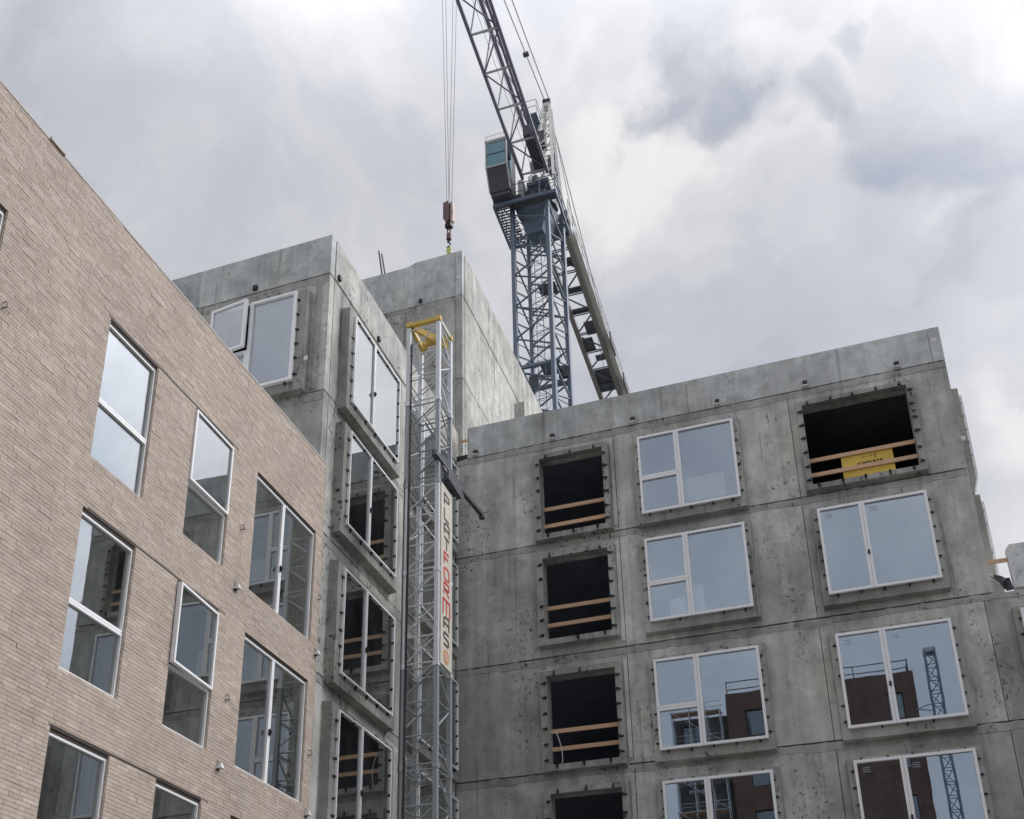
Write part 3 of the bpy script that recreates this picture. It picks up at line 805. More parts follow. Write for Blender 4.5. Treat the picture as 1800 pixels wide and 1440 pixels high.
for ch in 'KINOVATA':
    strokes(m, GLY[ch], x, .445, .075, .010, -.003); x += .075 if ch != 'I' else .045
m.box(-.12, -.06, -.004, -.001, .64, .655).box(-.03, .0, -.004, -.001, .645, .655).box(.06, .13, -.004, -.001, .65, .665).box(.16, .22, -.004, -.001, .655, .69).box(.16, .22, -.004, -.001, .60, .62)
m.box(-.12, -.07, -.004, -.001, .14, .16).box(-.03, .0, -.004, -.001, .145, .16).box(.06, .13, -.004, -.001, .15, .165).box(.17, .22, -.004, -.001, .16, .175).box(.17, .21, -.004, -.001, .11, .125)
m.build('board_print', INK, e)
o = MB().box(-.48, .52, 0, .02, 0, .72).build('pale_board', PBOARD); o.location = (-2.47, 23.86, 16.05); o.rotation_euler = (math.radians(-6), 0, 0)
tag(o, 'pale board leaning behind the glass of the topmost three-light window', 'board')
o = MB().box(-.19, .17, 0, .2, 0, .5).box(.36, .60, 0, .2, 0, .76).build('white_boxes', WBOARD); o.location = (-3.3, 23.85, 13.0)
tag(o, 'white cartons behind the glass of the second three-light window from the top', 'boxes')
o = MB().box(-.45, .45, 0, .03, 0, .3).build('yellow_plank', YBOARD); o.location = (-5.55, 24.14, 15.68)
tag(o, 'strip of yellow board lying in the sill of the topmost narrow opening', 'board')
m = MB(); pts = [(-6.44, 24.02, 10.6), (-6.38, 24.0, 10.48), (-6.33, 24.0, 10.3), (-6.3, 24.02, 10.1), (-6.3, 24.05, 9.9), (-6.34, 24.06, 9.74)]
for a, b in zip(pts, pts[1:]): m.cyl(a, b, .011, 6)
o = m.build('white_cable', WPAINT); tag(o, 'thin white cable hanging over the timber boards in the third narrow opening', 'cable')

# ------------------------------------------------------------------ hoist mast in front of the left wing
HM = empty('hoist_mast', (-7.38, 18.2, 0)); HMM = T((7.38, -18.2, 0))
tag(HM, 'slender lattice hoist mast with yellow head and tall lettered sign between the two wings', 'hoist mast')
def rod_meshes(mat, n=6):
    return MB().cyl((0, 0, 0), (0, 0, 1), 1, n).mesh('rod', mat), MB().box(-1, 1, -1, 1, 0, 1).mesh('bar', mat)
RM = {}
def rod(name, p, q, r, mat, par, square=False, pm=Matrix.Identity(4)):
    if mat.name not in RM: RM[mat.name] = rod_meshes(mat)
    p = pm @ Vector(p); q = pm @ Vector(q); d = q - p
    rot = d.to_track_quat('Z', 'Y').to_matrix().to_4x4() if d.length > 0 else Matrix.Identity(4)
    if abs(d.normalized().z) > .9999999: rot = Matrix.Identity(4) if d.z > 0 else Matrix.Rotation(math.pi, 4, 'X')
    rr = r if isinstance(r, tuple) else (r, r)
    return inst(name, RM[mat.name][1 if square else 0], par, T(p) @ rot @ Matrix.Diagonal((rr[0], rr[1], d.length, 1)))
HX0, HX1, HY0, HY1 = -7.72, -7.04, 17.86, 18.54
cs = [(HX0, HY0), (HX1, HY0), (HX1, HY1), (HX0, HY1)]
SEC = 2.0; BAY = SEC / 3
sec = 0; zt = 17.95
while zt > 0.3:
    zb = max(zt - SEC, 0)
    mat = GALV if sec in (0, 2, 3) else GALVD
    for (x, y) in cs:
        rod('mast_post', (x, y, zb + .01), (x, y, zt - .01), .042, mat, HM, True, HMM)
        if zb > 0: MB().box(-.055, .055, -.055, .055, -.05, .05).build('joint_block', mat, HM, HMM @ T((x, y, zb)), 0) if zb > 4 else None
    nb = 3
    for i in range(nb):
        za = zt - i * BAY; zc = za - BAY
        if zc < 4: continue
        if zc < 0: break
        for f in range(4):
            (xa, ya), (xb, yb) = cs[f], cs[(f + 1) % 4]
            rod('brace', (xa, ya, za - .06), (xb, yb, za - .06), .017, mat, HM, False, HMM)
            if i == 2: rod('brace', (xa, ya, zc + .05), (xb, yb, zc + .05), .017, mat, HM, False, HMM)
            if f in (0, 2): p, q = ((xa, ya, zc + .05), (xb, yb, za - .08)) if f == 0 else ((xa, ya, za - .08), (xb, yb, zc + .05))
            else: p, q = ((xa, ya, za - .08), (xb, yb, zc + .05)) if (i % 2 == 0) == (f == 1) else ((xa, ya, zc + .05), (xb, yb, za - .08))
            rod('diagonal_brace', p, q, .017, mat, HM, False, HMM)
    zt = zb; sec += 1
# black drag chain / cable beside the left post
rod('power_cable', (HX0 + .07, HY0 - .02, 4), (HX0 + .07, HY0 - .02, 17.5), .02, BLACK, HM, False, HMM)
rod('power_cable', (HX0 - .02, HY0 - .05, 4), (HX0 - .02, HY0 - .05, 14.1), .014, MACH, HM, False, HMM)
# yellow head
zh = 18.03
rod('head_tube', (HX0 - .04, HY0, zh), (HX1 + .04, HY0, zh), .042, YSTEEL, HM, True, HMM)
rod('head_tube', (HX0 - .04, HY1, zh), (HX1 + .04, HY1, zh), .042, YSTEEL, HM, True, HMM)
rod('head_tube', (HX0, HY0 + .04, zh), (HX0, HY1 - .04, zh), .042, YSTEEL, HM, True, HMM)
o = rod('head_tube', (HX1, HY0 + .04, zh), (HX1, HY1 - .04, zh), .036, HEADC, HM, True, HMM); o['label'] = 'pale side tube of the head'
for x, y in cs: MB().box(-.055, .055, -.055, .055, -.06, .06).build('corner_cap', YSTEEL, HM, HMM @ T((x, y, zh)))
m = MB().hull8([(HX0 + .05, HY0 + .06, zh - .10), (HX0 + .09, HY0 + .02, zh - .10), (HX1 - .02, HY1 - .1, zh - .34), (HX1 - .06, HY1 - .06, zh - .34), (HX0 + .05, HY0 + .06, zh + .03), (HX0 + .09, HY0 + .02, zh + .03), (HX1 - .02, HY1 - .1, zh - .12), (HX1 - .06, HY1 - .06, zh - .12)])
m.build('head_plate', YSTEEL, HM, HMM)
rod('head_strut', (HX0 + .02, HY0 + .05, zh - .03), (HX0 + .10, HY1 - .05, zh - .30), .035, YSTEEL, HM, True, HMM)
rod('head_strut', (HX0 + .10, HY1 - .05, zh - .28), (HX1 - .3, HY0 + .3, zh - .02), .02, YSTEEL, HM, True, HMM)
MB().cyl((0, -.03, 0), (0, .03, 0), .11, 16).build('pulley', YSTEEL, HM, HMM @ T((-7.38, 18.25, zh - .16)))
# sign
SG = MB().box(-.29, .29, -.02, 0, 9.98, 13.95).build('sign_panel', SIGNW, HM, HMM @ T((HX1 + .045, 18.2, 0)) @ RZ(90))
SG['label'] = 'tall cream sign with stacked letters'
zz = 13.52
for i, ch in enumerate('PLATFORMAS'):
    m = MB(); wx, hz_ = (.27, .25) if ch != 'M' else (.36, .33)
    strokes(m, [[(a * wx / .65 if ch != 'M' else a * wx, b * hz_) for a, b in st] for st in GLY[ch]], -wx / 2, zz - (0 if ch != 'M' else .05), 1, .026, -.024)
    if ch == 'M': m.box(.12, .15, -.026, -.021, zz - .03, zz)
    m.build('sign_letter', SRED if 4 <= i <= 7 else SGREY, SG)
    zz -= .335 if ch != 'R' else .40
m = MB()
m.cyl((0, -.021, 10.2), (0, -.0255, 10.2), .145, 24).build('sign_logo', SORANGE, SG)
m = MB().beam((-.06, -.028, 10.12), (.05, -.028, 10.27), .008, .002, (0, 1, 0)).beam((-.05, -.028, 10.2), (.06, -.028, 10.2), .008, .002, (0, 1, 0)).cyl((0, -.026, 10.2), (0, -.0275, 10.2), .09, 20)
m.build('sign_logo', SPINK, SG)
# carriage and swung arm
rod('carriage_arm', (HX1 + .02, 17.66, 14.47), (HX1 + .02, 19.0, 14.50), .06, MACH, HM, True, HMM)
rod('carriage_arm', (HX1 + .02, 19.0, 14.50), (HX1 + .04, 20.45, 14.62), .045, MACH, HM, True, HMM)
MB().cyl((0, 0, -.07), (0, 0, .07), .07, 10).build('arm_end', MACH, HM, HMM @ T((HX1 + .04, 20.47, 14.6)))
MB().cyl((0, 0, -.06), (0, 0, .06), .07, 10).build('arm_end', MACH, HM, HMM @ T((HX1 + .02, 17.66, 14.47)))
rod('arm_pin', (HX1 + .04, 20.44, 14.62), (HX1 + .18, 20.62, 14.8), .01, MACH, HM, False, HMM)
m = MB().poly([(-.42, -.12), (.35, -.16), (.5, -.02), (.3, .12), (-.05, .17), (-.4, .06)], -.05, .05)
m.build('carriage', MACH, HM, HMM @ T((HX1 + .12, 18.45, 14.2)) @ RZ(90))
MB().box(-.12, .1, -.3, .3, -.05, .05).build('carriage', MACH, HM, HMM @ T((HX1 + .05, 18.4, 14.1)))
rod('carriage_strut', (HX1 + .02, 18.0, 14.45), (HX1 + .14, 18.5, 14.2), .02, HEADC, HM, False, HMM)
rod('carriage_strut', (HX1 + .02, 18.9, 14.5), (HX1 + .1, 18.6, 14.15), .02, MACH, HM, False, HMM)

# ------------------------------------------------------------------ tower crane
K = 1.2
CR = empty('tower_crane', (-12.756, 48.71, 0), math.atan2(.023, 1))
tag(CR, 'tall slate blue lattice tower crane with cab and long jib reaching towards the viewer', 'crane')
def c3(l, f, z): return Vector((l * K, -f * K, 1.6 + K * (z - 1.6)))
def cr_(name, a, b, r, mat, sq=False, par=CR): return rod(name, c3(*a), c3(*b), (r * K) if not isinstance(r, tuple) else (r[0] * K, r[1] * K), mat, par, sq)
def cbx(name, mat, l0, l1, f0, f1, z0, z1, par=CR, bevel=0):
    a, b = c3(l0, f1, z0), c3(l1, f0, z1)
    return MB().box(a.x, b.x, a.y, b.y, a.z, b.z).build(name, mat, par, None, bevel)
# mast, turned a little against the jib
ang = math.radians(-9.9); ca, sa = math.cos(ang), math.sin(ang); hs = .915; ml = -.2
def mc(i, j): # i,j in {-1,1}: right, away
    x = hs * (i * ca - j * sa); y = hs * (i * sa + j * ca); return (ml + x, -y)
A_, C_, D_, B_ = mc(-1, -1), mc(1, -1), mc(1, 1), mc(-1, 1)
ZM = 44.0
for p in (A_, C_, D_, B_):
    o = cr_('mast_post', (*p, 1.6 - 1.6 / K), (*p, ZM), (.095, .095), MASTB, True)
    o.rotation_euler.rotate_axis('Z', ang)
bay = 1.87; z = ZM - .6; n = 0
while z - bay > 17:
    for k, (p, q) in enumerate(((A_, C_), (C_, D_), (D_, B_), (B_, A_))):
        cr_('brace', (*p, z), (*q, z - bay * .5), .045, MASTB)
        cr_('diagonal_brace', (*q, z - bay * .5), (*p, z - bay), .045, MASTB)
    cr_('inner_brace', (*A_, z - .2), (*D_, z - bay * .7), .022, MASTB); cr_('inner_brace', (*C_, z - bay), (*B_, z - .4), .022, MASTB)
    if n % 2 == 1:
        for p, q in ((A_, D_), (C_, B_)): cr_('plan_brace', (*p, z), (*q, z), .035, MASTB)
    z -= bay; n += 1
# ladder with hoops
for dx in (-.17, .17): cr_('ladder_rail', (ml + dx, .25, 20), (ml + dx, .25, 42.6), .02, MASTB)
m = MB(); z = 20
while z < 42.5: a, b = c3(ml - .17, .25, z), c3(ml + .17, .25, z); m.cyl(a, b, .014, 5); z += .28
m.build('ladder_rungs', MASTB, CR)
z = 24.; 
while z < 42:
    m = MB(); c0 = c3(ml, .25, z); pts = [c0 + Vector((.38 * math.cos(t), .1 + .55 * math.sin(t), 0)) for t in [math.pi * i / 7 for i in range(8)]]
    for a, b in zip(pts, pts[1:]): m.cyl(a, b, .012, 5)
    m.build('ladder_hoop', MASTB, CR); z += .85
for zp in (39.3, 34.6, 29.9):
    cbx('rest_platform', MACH, ml - .1, ml + .75, -.65, .1, zp, zp + .06)
    cr_('platform_rail', (ml - .1, -.65, zp + .9), (ml + .75, -.65, zp + .9), .018, MASTB); cr_('platform_rail', (ml + .75, -.65, zp + .9), (ml + .75, .1, zp + .9), .018, MASTB)
for p in ((B_[0] + .05, B_[1] + .12), (D_[0] - .25, D_[1] + .1)): cbx('mast_box', MACH, p[0] - .22, p[0] + .22, p[1] - .1, p[1] + .1, 34.3, 34.95)
cbx('collar_beam', MASTB, -1.15, .8, .75, .9, 34.1, 34.25); cbx('collar_beam', MASTB, -1.15, .8, -.95, -.8, 34.1, 34.25)
# funnel shaped top section
b0 = [mc(-.45, -.45), mc(.45, -.45), mc(.45, .45), mc(-.45, .45)]; t0 = [mc(-.93, -.93), mc(.93, -.93), mc(.93, .93), mc(-.93, .93)]
MB().hull8([c3(*p, 42.35) for p in b0] + [c3(*p, 43.95) for p in t0]).build('mast_head', MASTB, CR)
MB().cyl(c3(ml, 0, 44.0), c3(ml, 0, 44.45), 1.0 * K, 28).build('slewing_ring', MACH, CR)
MB().cyl(c3(ml, 0, 44.46), c3(ml, 0, 44.75), .85 * K, 28).build('turntable', MASTB, CR)
# access platform and its railing
PL = [(-2.0, 1.45), (1.05, 1.45), (1.05, -1.45), (-2.0, -1.45)]
for (a, b), (c, d) in zip(PL, PL[1:] + PL[:1]):
    cr_('platform_beam', (a, b, 43.55), (c, d, 43.55), (.05, .09), MASTB, True)
    for zz, rr in ((44.1, .018), (44.6, .022)): cr_('platform_rail', (a, b, zz), (c, d, zz), rr, MASTB)
    nseg = 4
    for i in range(nseg):
        t = i / nseg; cr_('railing_post', (a + (c - a) * t, b + (d - b) * t, 43.6), (a + (c - a) * t, b + (d - b) * t, 44.62), .022, MASTB, True)
m = MB()
for i in range(16):
    f = -1.4 + i * .18; a = c3(-2.0, f, 43.5); b = c3(-1.15, f + .06, 43.55); m.box(a.x, b.x, b.y, a.y, a.z, b.z)
for i in range(6):
    a = c3(-1.1, 1.0 + i * .07, 43.5); b = c3(1.0, 1.03 + i * .07, 43.55); m.box(a.x, b.x, b.y, a.y, a.z, b.z)
m.build('platform_grating', MACH, CR)
for q in ((-1.6, 1.2), (-1.6, -.6)): cr_('platform_bracket', (*q, 43.5), (-1.0, q[1] * .7, 42.6), .04, MASTB)
rnd_ = random.Random(3)
for i in range(26):
    a = (rnd_.uniform(-1.1, .9), rnd_.uniform(-1.2, 1.2), rnd_.uniform(43.6, 44.7)); b = (a[0] + rnd_.uniform(-.6, .6), a[1] + rnd_.uniform(-.5, .5), a[2] + rnd_.uniform(.1, .9))
    cr_('hydraulic_hose' if i % 3 == 0 else 'support_strut', a, b, .022 if i % 3 else .014, MACH if i % 2 else MASTB)
for q in ((.95, -1.0, 44.2), (1.0, -1.5, 43.9), (1.0, -2.1, 44.4), (-.9, .9, 44.0)): cbx('motor_housing', MACH if q[1] > -1.2 else LGREY, q[0] - .18, q[0] + .18, q[1] - .2, q[1] + .2, q[2] - .25, q[2] + .3, bevel=.05)
# cab
CB0 = (-2.05, -1.02)
m = MB()
def quadbox(pts_l, l0, l1, mb):
    n = len(pts_l); b = len(mb.v)
    for l in (l0, l1):
        for f, z in pts_l: mb.v.append(tuple(c3(l, f, z)))
    mb.f.append(tuple(b + i for i in range(n))); mb.f.append(tuple(b + n + i for i in range(n))[::-1])
    for i in range(n):
        j = (i + 1) % n; mb.f.append((b + i, b + n + i, b + n + j, b + j))
cabp = [(.9, 43.95), (1.9, 43.95), (2.44, 45.0), (2.44, 46.55), (.9, 46.55)]
quadbox(cabp, CB0[0], CB0[1], m); cabo = m.build('cab', MACH, CR)
def cab_quad(pts, name='cab_window'):
    mb = MB(); P = [c3(*p) for p in pts]; nrm = (P[1] - P[0]).cross(P[3] - P[0]).normalized() * .012
    mb.hull8(P + [p + nrm for p in P]); mb.build(name, CABGL, CR)
cab_quad([(CB0[0] + .06, 2.47, 45.85), (CB0[1] - .06, 2.47, 45.85), (CB0[1] - .06, 2.47, 46.5), (CB0[0] + .06, 2.47, 46.5)])
cab_quad([(CB0[0] + .06, 2.47, 45.05), (CB0[1] - .06, 2.47, 45.05), (CB0[1] - .06, 2.47, 45.78), (CB0[0] + .06, 2.47, 45.78)])
cab_quad([(CB0[1] + .015, 2.4, 45.05), (CB0[1] + .015, 1.7, 45.05), (CB0[1] + .015, 1.7, 46.45), (CB0[1] + .015, 2.4, 46.45)])
for l in CB0: cr_('cab_frame', (l, 2.47, 45.0), (l, 2.47, 46.6), .035, LGREY, True)
for zz in (45.0, 45.81, 46.56): cr_('cab_frame', (CB0[0], 2.48, zz), (CB0[1], 2.48, zz), .03 if zz != 45.81 else .02, LGREY if zz != 45.81 else MACH, True)
for l in CB0: cr_('cab_frame', (l, 2.44, 45.0), (l, 1.9, 43.97), .03, LGREY, True)
cbx('cab_roof', LGREY, CB0[0] - .04, CB0[1] + .04, .85, 2.55, 46.6, 46.68)
m = MB()
for i in range(9):
    l = CB0[0] + (CB0[1] - CB0[0]) * i / 8; m.cyl(c3(l, 2.5, 46.7), c3(l, 2.5, 47.0), .014, 5)
m.cyl(c3(CB0[0], 2.5, 47.0), c3(CB0[1], 2.5, 47.0), .02, 5); m.cyl(c3(CB0[0], .9, 47.0), c3(CB0[0], 2.5, 47.0), .02, 5)
m.build('roof_railing', HEADC, CR)
cbx('cab_belly', MACH, CB0[0] + .05, CB0[1] - .05, 1.0, 1.85, 43.75, 43.93)
cbx('electric_cabinet', HEADC, CB0[1] + .1, CB0[1] + .38, .4, .9, 43.9, 45.4)
# slewing frame, machinery and tower head
cbx('slewing_frame', MASTB, -.45, .65, -1.0, 1.0, 44.76, 45.0)
cbx('winch_cabinet', MACH, .12, .62, 1.3, 3.6, 45.15, 45.75)
cbx('winch_cabinet', MACH, -.45, .0, -.4, .6, 45.1, 45.8)
MB().cyl(c3(-.1, 1.35, 45.5), c3(.5, 1.35, 45.5), .30 * K, 16).build('winch_drum', LGREY, CR)
AP = (.27, -1.05, 52.3)
legs = [(-.35, .7, 45.1), (.85, .7, 45.1), (-.2, -1.4, 45.1), (.75, -1.4, 45.1)]
tops = [(AP[0] - .16, AP[1] + .12, 52.0), (AP[0] + .16, AP[1] + .12, 52.0), (AP[0] - .16, AP[1] - .12, 52.0), (AP[0] + .16, AP[1] - .12, 52.0)]
for a, b in zip(legs, tops): cr_('head_leg', a, b, .075, HEADC, True)
def lp(i, t): return tuple(legs[i][k] + (tops[i][k] - legs[i][k]) * t for k in range(3))
ts = [0, .16, .32, .47, .61, .74, .86, .97]
for a, b in zip(ts, ts[1:]):
    for i, j in ((0, 1), (2, 3), (0, 2), (1, 3)):
        cr_('head_brace', lp(i, a), lp(j, b), .03, HEADC); cr_('head_brace', lp(i, b), lp(j, b), .028, HEADC)
for dz in (.3, .65): MB().cyl(c3(AP[0] - .2, AP[1], 51.9 + dz), c3(AP[0] + .2, AP[1], 51.9 + dz), .14 * K, 12).build('head_pulley', MACH, CR)
cbx('head_cap', HEADC, AP[0] - .18, AP[0] + .18, AP[1] - .2, AP[1] + .2, 52.0, 52.25)
# small service platform near the head
cbx('service_platform', MASTB, -.62, .0, -.9, .2, 50.4, 50.5)
for (a, b), (c, d) in (((-.62, .2), (0, .2)), ((0, .2), (0, -.9)), ((0, -.9), (-.62, -.9)), ((-.62, -.9), (-.62, .2))):
    for zz in (50.95, 51.4): cr_('platform_rail', (a, b, zz), (c, d, zz), .02, LGREY)
    cr_('railing_post', (a, b, 50.5), (a, b, 51.42), .022, LGREY)
cbx('service_platform', MACH, -.3, .25, -.8, -.2, 48.8, 49.6)
cbx('service_platform', MACH, .35, .75, -.9, -.3, 47.0, 47.9)
# jib
ZJ, ZT, HW = 45.1, 46.35, .63
cj = .05
F0, F1, PN = 1.2, 26.6, 1.95
lat = lambda f: cj - .0   # jib axis
for s in (-1, 1):
    cr_('jib_chord', (cj + s * HW, F0, ZJ), (cj + s * HW, F1, ZJ), (.07, .07), JIBG, True)
cr_('jib_chord', (cj, F0 + .5, ZT), (cj, F1, ZT), (.085, .085), JIBG, True)
cbx('jib_walkway', JIBG, cj + .42, cj + HW - .10, 3.4, F1, ZJ - .0, ZJ + .03)
n = int((F1 - F0) / PN)
for i in range(n + 1):
    f = F0 + .25 + i * PN
    if f > F1: break
    cr_('jib_crossbar', (cj - HW, f, ZJ), (cj + HW, f, ZJ), .055, LGREY)
    if f + PN > F1: break
    a, b = (-HW, HW) if i % 2 else (HW, -HW)
    cr_('jib_diagonal', (cj + a, f, ZJ), (cj + b, f + PN, ZJ), .035, JIBG)
    for s in (-1, 1):
        cr_('jib_side_brace', (cj + s * HW, f, ZJ), (cj, f + PN / 2, ZT), .035, LGREY)
        cr_('jib_side_brace', (cj, f + PN / 2, ZT), (cj + s * HW, f + PN, ZJ), .035, LGREY)
for l in (-.12, .06): cr_('trolley_rope', (cj + l, 1.4, ZJ + .35), (cj + l, F1 - 2, ZJ + .3), .010, ROPE)
# jib ties
cr_('tie_bar', (AP[0] - .1, AP[1] + .1, 52.6), (cj - .05, 24.2, ZT + .1), .03, LGREY)
cr_('tie_bar', (AP[0] + .12, AP[1] + .1, 52.7), (cj + .35, 24.2, ZT + .9), .03, LGREY)
def along(p, q, t): return tuple(p[k] + (q[k] - p[k]) * t for k in range(3))
pt = along((AP[0] - .1, AP[1] + .1, 52.6), (cj - .05, 24.2, ZT + .1), .14)
cbx('tie_joint', MACH, pt[0] - .14, pt[0] + .14, pt[1] - .1, pt[1] + .1, pt[2] - .07, pt[2] + .07)
# counter jib
CJ0, CJ1, ZC = -1.6, -21.5, 45.0; cw = .60; cc = -.02
for s in (-1, 1):
    xx = cc + s * cw
    cr_('counter_jib_chord', (xx, CJ0, ZC), (xx, CJ1, ZC), (.13, .15), CREAM, True)
m = 0
f = CJ0 - .5
while f > CJ1 + .5:
    for d in (0, .14): cr_('counter_jib_crossbar', (cc - cw, f - d, ZC), (cc + cw, f - d, ZC), .04, MASTB)
    if f - 1.7 > CJ1:
        a, b = (-cw, cw) if m % 2 else (cw, -cw)
        for d in (0, .13): cr_('counter_jib_diagonal', (cc + a, f - .14 - d * .6, ZC), (cc + b, f - 1.7 + .1 - d * .6, ZC), .028, MASTB)
    f -= 1.7; m += 1
cbx('counter_jib_deck', MACH, cc - .1, cc + cw - .1, -10.9, -9.8, ZC + .02, ZC + .1)
cbx('counter_jib_deck', MACH, cc - cw + .1, cc + cw - .1, -16.6, -14.4, ZC + .16, ZC + .24)
cbx('counter_jib_deck', MACH, cc - cw + .1, cc + cw - .1, -7.4, -7.0, ZC + .16, ZC + .24)
for fa, fb, la, lb in ((-3.2, -2.2, -.5, .5), (-5.2, -4.6, -.1, .55), (-8.9, -8.6, -.5, .5), (-12.3, -11.2, -.55, .1), (-13.4, -12.9, -.1, .5)): cbx('counter_jib_deck', MACH, cc + la, cc + lb, fa, fb, ZC + .04, ZC + .12)
for i in range(4): cbx('counterweight', CONC, cc - .5, cc + .5, -21.2 + i * .55, -20.75 + i * .55, 43.4, 45.3)
cbx('side_walkway', HEADC, cc + cw + .13, cc + cw + .42, CJ1, CJ0, ZC + .05, ZC + .1)
for zz in (45.55, 46.0): cr_('walkway_rail', (cc + cw + .42, CJ0, zz), (cc + cw + .42, CJ1, zz), .02, LGREY)
f = CJ0
while f > CJ1: cr_('railing_post', (cc + cw + .42, f, ZC + .08), (cc + cw + .42, f, 46.02), .022, LGREY); f -= 1.6
for f in (-12.75, -16.7): cbx('side_panel', MACH, cc + cw + .50, cc + cw + .58, f, f + 1.5, 44.6, 45.25)
cr_('tie_bar', (AP[0], AP[1] - .1, 52.6), (cc + cw - .1, -20.8, ZC + .3), .03, LGREY)
cr_('tie_bar', (AP[0] + .1, AP[1] - .1, 52.4), (cc - cw + .2, -20.8, ZC + .3), .02, LGREY)
cr_('tie_prop', (cc + cw, -9.0, ZC + .2), (cc + cw - .2, -9.4, 49.2), .02, LGREY)
# trolley, out of the picture above the hook
hl, hf = .02, 13.6
cbx('trolley', MACH, cj - .6, cj + .6, hf - .6, hf + .6, 44.85, 45.0)
# hook block
hz = 31.3
ropes = [(-.26, -.28, -.10), (.24, .26, -.10), (-.18, -.02, .10), (.30, .03, .10)]
for a, b, ff in ((-.36, -.075, 0), (-.2, 0.0, 0), (.2, .02, .05), (.34, .1, 0)):
    cr_('hoist_rope', (hl + a, hf + ff, 44.85), (hl + b, hf + ff, hz), .009, ROPE)
hp = CR.matrix_basis @ c3(hl, hf, hz)
CR_rot = math.atan2(.023, 1)
hp = Matrix.Rotation(CR_rot, 4, 'Z') @ c3(hl, hf, hz) + Vector((-12.756, 48.71, 0))
HK = empty('hook_block', hp, math.radians(-12)); tag(HK, 'dark red hook block with yellow webbing sling hanging on ropes above the stair tower', 'crane hook')
s = K
def hk(mb, name, mat, bev=0): return mb.build(name, mat, HK, None, bev)
hk(MB().poly([(-.16 * s, -.05), (.05 * s, -.05), (.05 * s, -.85 * s), (-.04 * s, -1.02 * s), (-.12 * s, -.8 * s), (-.16 * s, -.75 * s)], -.16, -.08), 'cheek_plate', HOOKR, .01)
hk(MB().poly([(-.16 * s, -.05), (.05 * s, -.05), (.05 * s, -.85 * s), (-.04 * s, -1.02 * s), (-.12 * s, -.8 * s), (-.16 * s, -.75 * s)], .10, .18), 'cheek_plate', HOOKR, .01)
hk(MB().poly([(.06 * s, -.04), (.16 * s, -.08), (.19 * s, -.5 * s), (.16 * s, -.9 * s), (.07 * s, -.95 * s)], -.06, .12), 'cheek_plate', HOOKP, .01)
for zz in (-.2, -.55): hk(MB().cyl((-.05 * s, -.07, zz * s), (-.05 * s, .09, zz * s), .17, 16), 'sheave', MACH)
hk(MB().box(-.14, .14, -.1, .12, -1.12 * s, -.95 * s), 'crosshead', BLACK, .01)
m = MB(); pts = [Vector((.07 * math.cos(t), 0, -1.27 * s + .13 * math.sin(t))) for t in [2 * math.pi * i / 12 for i in range(12)]]
for a, b in zip(pts, pts[1:] + pts[:1]): m.cyl(a, b, .028, 6)
hk(m, 'chain_link', HOOKR)
hk(MB().cyl((0, 0, -1.40 * s), (0, 0, -1.64 * s), .105, 12), 'swivel', HOOKR, .015)
m = MB(); pts = [Vector((-.03 + .09 * math.cos(t), 0, -1.85 * s + .12 * math.sin(t))) for t in [math.radians(a) for a in range(100, -170, -30)]]
m.cyl((-.03, 0, -1.63 * s), pts[0], .035, 6)
for a, b in zip(pts, pts[1:]): m.cyl(a, b, .03, 6)
hk(m, 'hook', BLACK)
hk(MB().cyl((-.05, 0, -1.92 * s), (-.09, 0, -2.12 * s), .03, 6).cyl((.03, 0, -1.92 * s), (.08, 0, -2.12 * s), .03, 6).box(-.08, .08, -.02, .02, -2.24 * s, -2.0 * s), 'sling', SLING)
for sx in (-1, 1): hk(MB().cyl((.05 * sx, 0, -2.2 * s), (.22 * sx, 0, -4.2 * s), .018, 6), 'sling_leg', ROPE)

# ------------------------------------------------------------------ buildings across the street (seen in the window glass), and an added shading block on the right
def far_building(x0, x1, y0, y1, h, mat, label, wins, cat='building'):
    e = empty('facing_building', ((x0 + x1) / 2, y1, 0)); tag(e, label, cat)
    ox = (x0 + x1) / 2
    slab([x0 - ox, x1 - ox], [0, h], [(a - ox, b - ox, c, d) for a, b, c, d in wins], 0, .3).build('front_wall', mat, e, RZ(180) @ Matrix.Scale(-1, 4, (1, 0, 0)))
    MB().box(x0 - ox, x1 - ox, y0 - y1, -.32, 0, h - .1).build('building_core', mat, e)
    for a, b, c, d in wins:
        w = MB(); 
        for q in slab_ring(a - ox, b - ox, c, d, .06): w.box(q[0], q[1], -.2, -.12, q[2], q[3])
        wo_ = w.build('window', BLACK, e); MB().box(a - ox + .05, b - ox - .05, -.17, -.165, c + .05, d - .05).build('pane', GLASS2, wo_)
    return e, ox
w1 = []
for k in range(8):
    zz = 23.0 - k * 2.95
    w1 += [(-5.3, -4.25, zz, zz + 1.55), (-1.9, -.5, zz, zz + 1.5), (2.45, 3.15, zz, zz + 1.5)]
e, ox = far_building(-6.3, 3.85, -26, -14, 25.65, BBRICK, 'dark brown brick block across the street, seen only mirrored in the windows', w1)
m = MB()
for zz in (26.0, 26.45): m.cyl((-6.2 - ox, -.3, zz), (3.65 - ox, -.3, zz), .035, 6); m.cyl((3.65 - ox, -.3, zz), (3.65 - ox, -10, zz), .035, 6)
for x in (-6.2, -3.9, -1.5, .9, 3.65): m.cyl((x - ox, -.3, 25.5), (x - ox, -.3, 26.5), .03, 6)
m.build('roof_railing', MACH, e)
far_building(-9.5, -6.35, -26, -14.4, 24.5, GREYB, 'low grey rendered block beside the brown brick one across the street', [(-9.0, -7.8, 23 - k * 2.95, 24.1 - k * 2.95) for k in range(8)])
e2, ox2 = far_building(3.9, 6.5, -26, -20, 17.0, BBRICK, 'lower brown brick block across the street', [(4.4, 5.6, 14 - k * 2.95, 15.5 - k * 2.95) for k in range(5)])
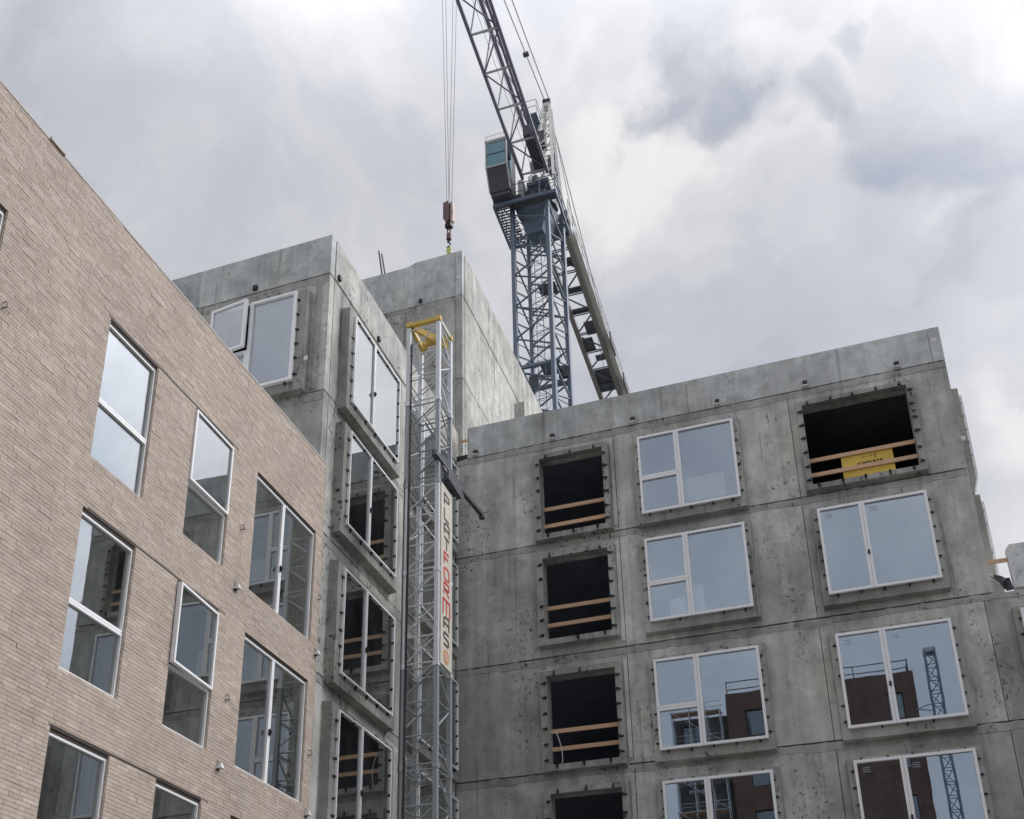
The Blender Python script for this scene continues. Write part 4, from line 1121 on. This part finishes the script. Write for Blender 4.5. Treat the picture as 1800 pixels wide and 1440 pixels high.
far_building(22.5, 30, -12, 23.6, 12.5, GREYB, 'grey concrete block added out of view on the right to shade the lower walls', [(24 + i * 2.2, 25.4 + i * 2.2, 9 - k * 2.95, 10.6 - k * 2.95) for i in range(2) for k in range(3)])  # unseen block, added to keep light off the lower walls
far_building(-34, -10.5, -30, -16, 14.0, GREYB, 'long low grey block far left across the street', [(-32 + i * 3.2, -30.4 + i * 3.2, 11 - k * 2.95, 12.6 - k * 2.95) for i in range(7) for k in range(4)])
SC = empty('facing_scaffold', (-8, -13.4, 0)); tag(SC, 'tube scaffold in front of the low grey rendered block across the street', 'scaffold')
for x in (-9.4, -8.4, -7.4, -6.6):
    for y in (0, -.8): rod('standard', (x + 8, y, 0), (x + 8, y, 25.4 - abs(x + 8.2) * .5), .03, GALVD, SC)
for k in range(7):
    zz = 24.6 - k * 1.95
    for y in (0, -.8): rod('ledger', (-1.5, y, zz), (1.5, y, zz), .025, GALVD, SC); rod('guard_tube', (-1.5, y, zz + .5), (1.5, y, zz + .5), .02, GALVD, SC)
    MB().box(-1.45, 1.45, -.75, -.05, zz - .05, zz).build('scaffold_board', TIMBER, SC)
for k in range(6): rod('brace_tube', (-1.4, .04, 24.6 - k * 1.95), (1.4, .04, 22.65 - k * 1.95), .02, GALVD, SC)
FM = empty('distant_hoist_mast', (4.86, -14.0, 0)); tag(FM, 'thin lattice mast standing beside the brown block across the street', 'hoist mast')
fc = [(-.28, -.28), (.28, -.28), (.28, .28), (-.28, .28)]
for x, y in fc: rod('mast_post', (x, y, 0), (x, y, 26.7), .045, MASTB, FM, True)
z = 26.5; i = 0
while z > 10:
    for f in range(4):
        (a, b), (c, d) = fc[f], fc[(f + 1) % 4]
        rod('brace', (a, b, z), (c, d, z), .026, MASTB, FM); rod('diagonal_brace', (a, b, z if i % 2 else z - .75), (c, d, z - .75 if i % 2 else z), .026, MASTB, FM)
    z -= .75; i += 1
MB().box(-.31, .31, -.31, .31, 26.55, 26.8).build('mast_cap', GALVD, FM)
rod('wall_tie', (-.3, 0, 23.6), (-1.1, 0, 23.4), .03, GALVD, FM); rod('wall_tie', (-.3, 0, 23.2), (-1.1, 0, 23.4), .03, GALVD, FM)

S.render.resolution_x = 1024; S.render.resolution_y = 819
